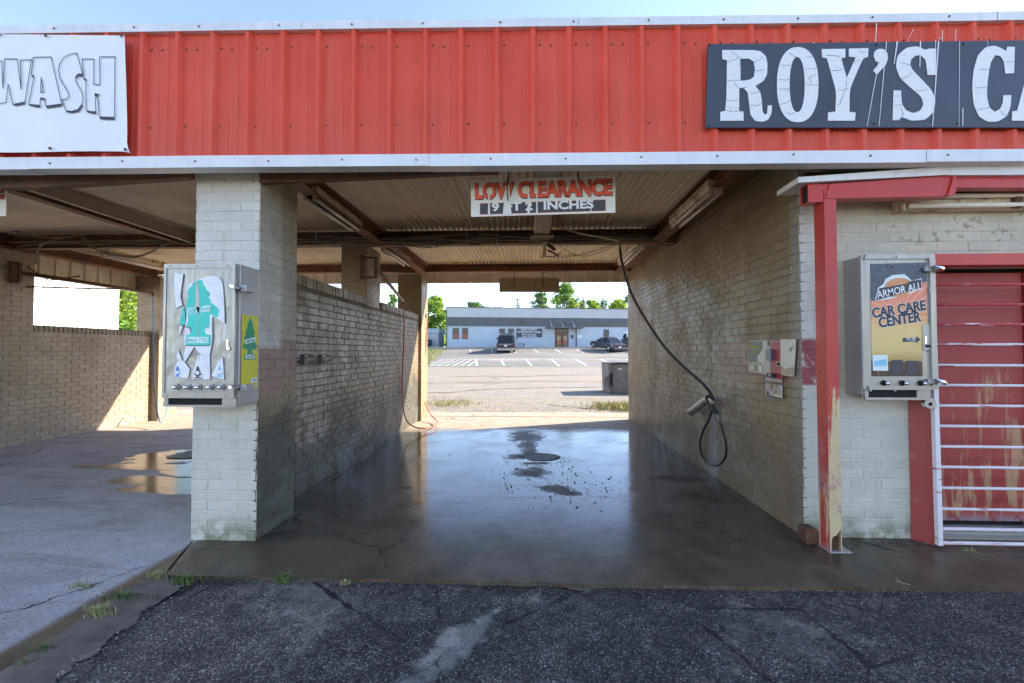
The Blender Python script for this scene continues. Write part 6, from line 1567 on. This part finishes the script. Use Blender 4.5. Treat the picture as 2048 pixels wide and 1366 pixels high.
# person bending behind the third car
def person(x, y, z):
    me = bpy.data.meshes.new('person'); J = [(0, 0, .92), (0, 0, 1.15), (.05, -.03, 1.42), (.10, -.05, 1.52), (.15, -.08, 1.64),
                                             (-.10, 0, .9), (-.12, 0, .48), (-.12, .04, .06), (-.12, -.08, .03), (.10, 0, .9), (.12, 0, .48), (.12, .04, .06), (.12, -.08, .03),
                                             (-.16, -.03, 1.40), (-.2, -.05, 1.12), (-.05, -.25, 1.0), (.25, -.03, 1.38), (.36, -.12, 1.14), (.45, -.3, 1.05)]
    E_ = [(0, 1), (1, 2), (2, 3), (3, 4), (0, 5), (5, 6), (6, 7), (7, 8), (0, 9), (9, 10), (10, 11), (11, 12), (2, 13), (13, 14), (14, 15), (2, 16), (16, 17), (17, 18)]
    rr_ = [.15, .15, .15, .06, .10, .10, .07, .05, .04, .10, .07, .05, .04, .06, .045, .035, .06, .045, .035]
    me.from_pydata([Vector(j) + Vector((x, y, z)) for j in J], E_, []); o = bpy.data.objects.new('person', me); col.objects.link(o)
    md = o.modifiers.new('skin', 'SKIN'); o.modifiers.new('sub', 'SUBSURF').levels = 1; o.modifiers['sub'].render_levels = 1
    for v, r_ in zip(me.skin_vertices[0].data, rr_): v.radius = (r_, r_)
    me.skin_vertices[0].data[0].use_root = True; me.materials.append(M['cloth_dark'])
    tag(o, 'person in dark clothes and a white cap standing behind the hatchback', 'person')
    b = MB(); b.tube([(x + .15, y - .08, z + 1.66), (x + .15, y - .08, z + 1.72), (x + .15, y - .08, z + 1.78)], .12, 12, r2=.05)
    b.v = [tuple(v) for v in b.v]; b.build('cap', M['white'], o)
p = at(1250, 690, 'y', 53.5); person(p.x, 53.6, zt(53.5) + .25)

# ================================================================== DUMPSTER
t = thing('dumpster', 'grey brown steel dumpster with dented lid behind the car wash', 'dumpster', (3.2, 14.3, 0))
p = at(1219, 787, 'y', 13.9); x0 = p.x; y0 = 13.9; zt0, zt1 = at(1217, 726, 'y', 13.9).z, at(1217, 735, 'y', 13.9).z
b = MB(); b.prism([(x0, y0, 0), (x0 + .10, y0 + .0, 0), (x0 + 1.9, y0 + .0, 0), (x0 + 1.9, y0, zt0 - .04), (x0 - .03, y0, zt0 - .04)], (0, 1.3, 0)); b.build('bin', M['dumpster'], t)
b = MB(); b.prism([(x0 - .03, y0 - .02, .55), (x0 - .17, y0 - .02, .47), (x0 - .17, y0 - .02, .24), (x0 - .02, y0 - .02, .15)], (0, .35, 0)); b.build('fork_pocket', M['dumpster'], t)
b = MB(); b.prism([(x0 + .02, y0 - .022, .56), (x0 + .10, y0 - .022, .66), (x0 + .10, y0 - .022, .18), (x0 + .02, y0 - .022, .25)], (0, .02, 0)); b.build('pocket_opening', M['dark'], t)
for k in range(3):
    b = MB(); b.prism([(x0 - .02 + k * .62, y0 - .06, zt0 - .035), (x0 + .58 + k * .62, y0 - .06, zt0 - .03), (x0 + .58 + k * .62, y0 - .06, zt0 + .012 - .01 * k), (x0 + .3 + k * .62, y0 - .06, zt0 + .02), (x0 - .02 + k * .62, y0 - .06, zt0 - .005)], (0, 1.4, 0)); b.build('lid', M['black'], t)
for xx in (x0 + .10, x0 + .9, x0 + 1.85): MB().box(xx, xx + .06, y0 - .025, y0, 0, zt0 - .05).build('rib', M['dumpster'], t)
MB().box(x0 + .27, x0 + .37, y0 - .004, y0 - .001, zt0 - .2, zt0 - .17).build('sticker', M['paper'], t)

# ================================================================== SHED, POLES, FAR-LEFT BUILDING
t = thing('garden_shed', 'small grey metal shed left of the county building', 'shed', (-13.5, 60, 1.8))
p0_, p1_ = at(840, 692, 'y', 60), at(877, 657, 'y', 60)
MB().box(p0_.x, p1_.x, 60, 64, 1.75, p1_.z - .6).build('wall', M['panel_light'], t); MB().box(p0_.x - .1, p1_.x + .1, 59.8, 64.2, p1_.z - .6, p1_.z).build('roof', M['cyan_wall'], t)
def pole(label, u, v, y, arms):
    t = thing('utility_pole', label, 'utility pole', (at(u, v, 'y', y).x, y, 3))
    top = at(u, v, 'y', y); MB().cyl((top.x, y, 1.5), (top.x, y, top.z), .16, 8, .11).build('pole', M['wood'], t)
    for dz, wd in arms: MB().beam((top.x - wd, y, top.z - dz), (top.x + wd, y, top.z - dz), .14, .14).build('crossarm', M['wood'], t)
    MB().cyl((top.x + .35, y, top.z - 1.6), (top.x + .35, y, top.z - .7), .18, 8).build('transformer', M['panel_light'], t)
    return top
tA = pole('utility pole with two crossarms above the roof left of centre', 1034.5, 597, 80, [(.2, .5), (1.3, 1.1)])
tB = pole('plain thin utility pole above the roof to the right', 1166.5, 595, 80, [(.6, .35)])
tw = thing('lattice_tower', 'pale lattice radio mast rising behind the trees', 'mast', (at(1208, 600, 'y', 110).x, 110, 3))
a = at(1208, 600, 'y', 110)
for s in (-1, 1): MB().beam((a.x + s * .9, 110, 5), (a.x, 110, a.z), .1, .1).build('mast_leg', M['panel_light'], tw)
for k in range(6):
    zz = a.z - 1 - k * 1.2; ww = .9 * (a.z - zz) / (a.z - 5); MB().beam((a.x - ww, 110, zz), (a.x + ww, 110, zz - .5), .06, .06).build('mast_brace', M['panel_light'], tw)
b = MB()
for dz in (.2, 1.3):
    for o_ in (-.6, .6):
        A_ = Vector((tA.x + o_, 80, tA.z - dz)); B_ = Vector((tB.x + o_, 80, tB.z - .6)); b.tube([A_.lerp(B_, k / 8) - Vector((0, 0, .5 * math.sin(math.pi * k / 8))) for k in range(9)], .02, 4)
        b.tube([A_, A_ + Vector((-30, 0, -2))], .02, 4)
tag(b.build('power_lines', M['cable_dark'], kind='thing'), 'thin dark power lines strung between the utility poles', 'power lines')
t = thing('metal_building', 'bright white ribbed metal building seen through the left bay window', 'building', (-16, 8, 0))
MB().box(-26, -13.0, -3, 13.6, -.05, 5).build('wall', M['white_metal'], t)
b = MB(); y = -3
while y < 13.5:
    b.box(-13.0, -12.972, y, y + .04, -.04, 5); y += .3
b.build('ribs', M['white_metal'], t, kind='stuff')
MB().box(-26.2, -12.8, -3.2, 13.8, 5, 5.15).build('roof', M['panel_light'], t)

# ================================================================== TREES
def tree(label, x, y, zb, h, cw, seed, mats, dens=1.0, trunk=.35, leaf=.22, low=.30, group='trees beyond the car wash'):
    rr = random.Random(seed); t = thing('broadleaf_tree', label, 'tree', (x, y, zb), group)
    nc = int(46 * dens); cl = []
    for i in range(nc):
        a = rr.uniform(0, 6.28); f = rr.random(); zz = low + (1 - low) * f
        prof = math.sin(math.pi * min(1, .12 + .86 * (zz - low) / (1 - low))) ** .6
        r_ = cw * prof * math.sqrt(rr.random()) * rr.uniform(.75, 1.12)
        cl.append(Vector((x + r_ * math.cos(a), y + r_ * math.sin(a), zb + h * zz * rr.uniform(.93, 1.02))))
    b = MB(); b.tube([(x, y, zb - .2), (x + rr.uniform(-.2, .2), y, zb + h * .3), (x + rr.uniform(-.3, .3), y, zb + h * .75)], trunk * h / 12, 8, r2=.03 * h / 12)
    b.build('trunk', M['bark'], t)
    b = MB()
    for c in cl[::3]:
        m_ = Vector((x, y, zb + (c.z - zb) * .55)); b.tube([m_, m_.lerp(c, .6) + Vector((0, 0, -.2)), c], .07 * h / 12, 5, r2=.02)
    b.build('limbs', M['bark'], t)
    bs = [MB() for _ in mats]
    for c in cl:
        cr_ = cw * rr.uniform(.20, .38); m_ = bs[rr.choices(range(len(mats)), [3, 2, 1][:len(mats)])[0]]
        for i in range(int(70 * dens * rr.uniform(.6, 1.2))):
            d = Vector((rr.gauss(0, 1), rr.gauss(0, 1), rr.gauss(0, .75))); d = d.normalized() * cr_ * rr.random() ** .45
            p = c + d; n1 = Vector((rr.gauss(0, 1), rr.gauss(0, 1), rr.gauss(.6, 1))).normalized(); u_ = n1.orthogonal().normalized(); v_ = n1.cross(u_); s = leaf * rr.uniform(.6, 1.3)
            m_.add([p - u_ * s * .55, p + v_ * s * .38, p + u_ * s * .5, p - v_ * s * .32], [(0, 1, 2, 3)])
    for m_, k in zip(bs, mats):
        if m_.v:
            me = bpy.data.meshes.new('foliage'); me.from_pydata([(a - x, b_ - y, c_ - zb) for a, b_, c_ in m_.v], [], m_.f); me.materials.append(M[k]); o = bpy.data.objects.new('foliage', me); col.objects.link(o); o.parent = t
def tp(label, u, vtop, y, cwpx, seed, mats, **kw):
    p = at(u, vtop, 'y', y); zb = zt(min(y, 60)) ; tree(label, p.x, y, zb, p.z - zb, 1.35 * cwpx / FPX * y, seed, mats, **kw)
tp('tall bright green tree left of the county building', 868, 593, 68, 22, 1, ['leaf', 'leaf_y'], dens=1.5, leaf=.35, low=.12)
tp('lower green tree tight behind the building corner', 886, 622, 72, 18, 2, ['leaf_y', 'leaf'], dens=1.2, leaf=.35, low=.1)
tp('small blue green tree top above the roof left of the pole', 945, 602, 100, 17, 3, ['leaf_d', 'leaf'], leaf=.4)
tp('low blue green tree top just above the roof line', 966, 608, 102, 13, 4, ['leaf_d'], dens=.8, leaf=.4)
tp('rounded blue green tree right of the first pole', 1080, 588, 95, 20, 5, ['leaf_d', 'leaf'], dens=1.2, leaf=.4)
tp('tallest pointed bright tree behind the annex roof', 1130, 571, 90, 26, 6, ['leaf', 'leaf_y', 'leaf_d'], dens=1.7, leaf=.4, low=.2)
tp('yellow green tree filling in right of the tallest tree', 1155, 598, 92, 20, 7, ['leaf_y', 'leaf'], dens=1.1, leaf=.4)
tp('bright yellow green bushy tree right of the thin pole', 1185, 601, 90, 17, 8, ['leaf_y', 'leaf'], dens=1.2, leaf=.4)
tp('darker tree behind the lattice mast', 1205, 598, 125, 22, 9, ['leaf_d', 'leaf'], dens=1.2, leaf=.5)
tp('round yellow green tree near the bay wall edge', 1237, 600, 90, 20, 10, ['leaf_y', 'leaf'], dens=1.4, leaf=.4)
tp('pale tall tree partly hidden by the bay wall', 1256, 592, 120, 14, 11, ['leaf_d'], dens=1, leaf=.5)
tree('bright yellow green tree seen through the left bay window', -22, 23, 0, 8.5, 3.6, 12, ['leaf_y', 'leaf'], dens=2.4, leaf=.2, low=.03)
tree('second green tree behind the white metal building', -27, 27, 0, 9.5, 4.2, 13, ['leaf', 'leaf_y'], dens=1.8, leaf=.25, low=.05)
tree('green tree between the left bay pillar and the yard', -17, 26, 0, 5.0, 2.4, 14, ['leaf', 'leaf_y'], dens=1.2, leaf=.2, low=.03)
tp('dark green tree top above the partition wall cap', 783, 590, 60, 12, 15, ['leaf', 'leaf_d'], dens=1, leaf=.35, low=.1)
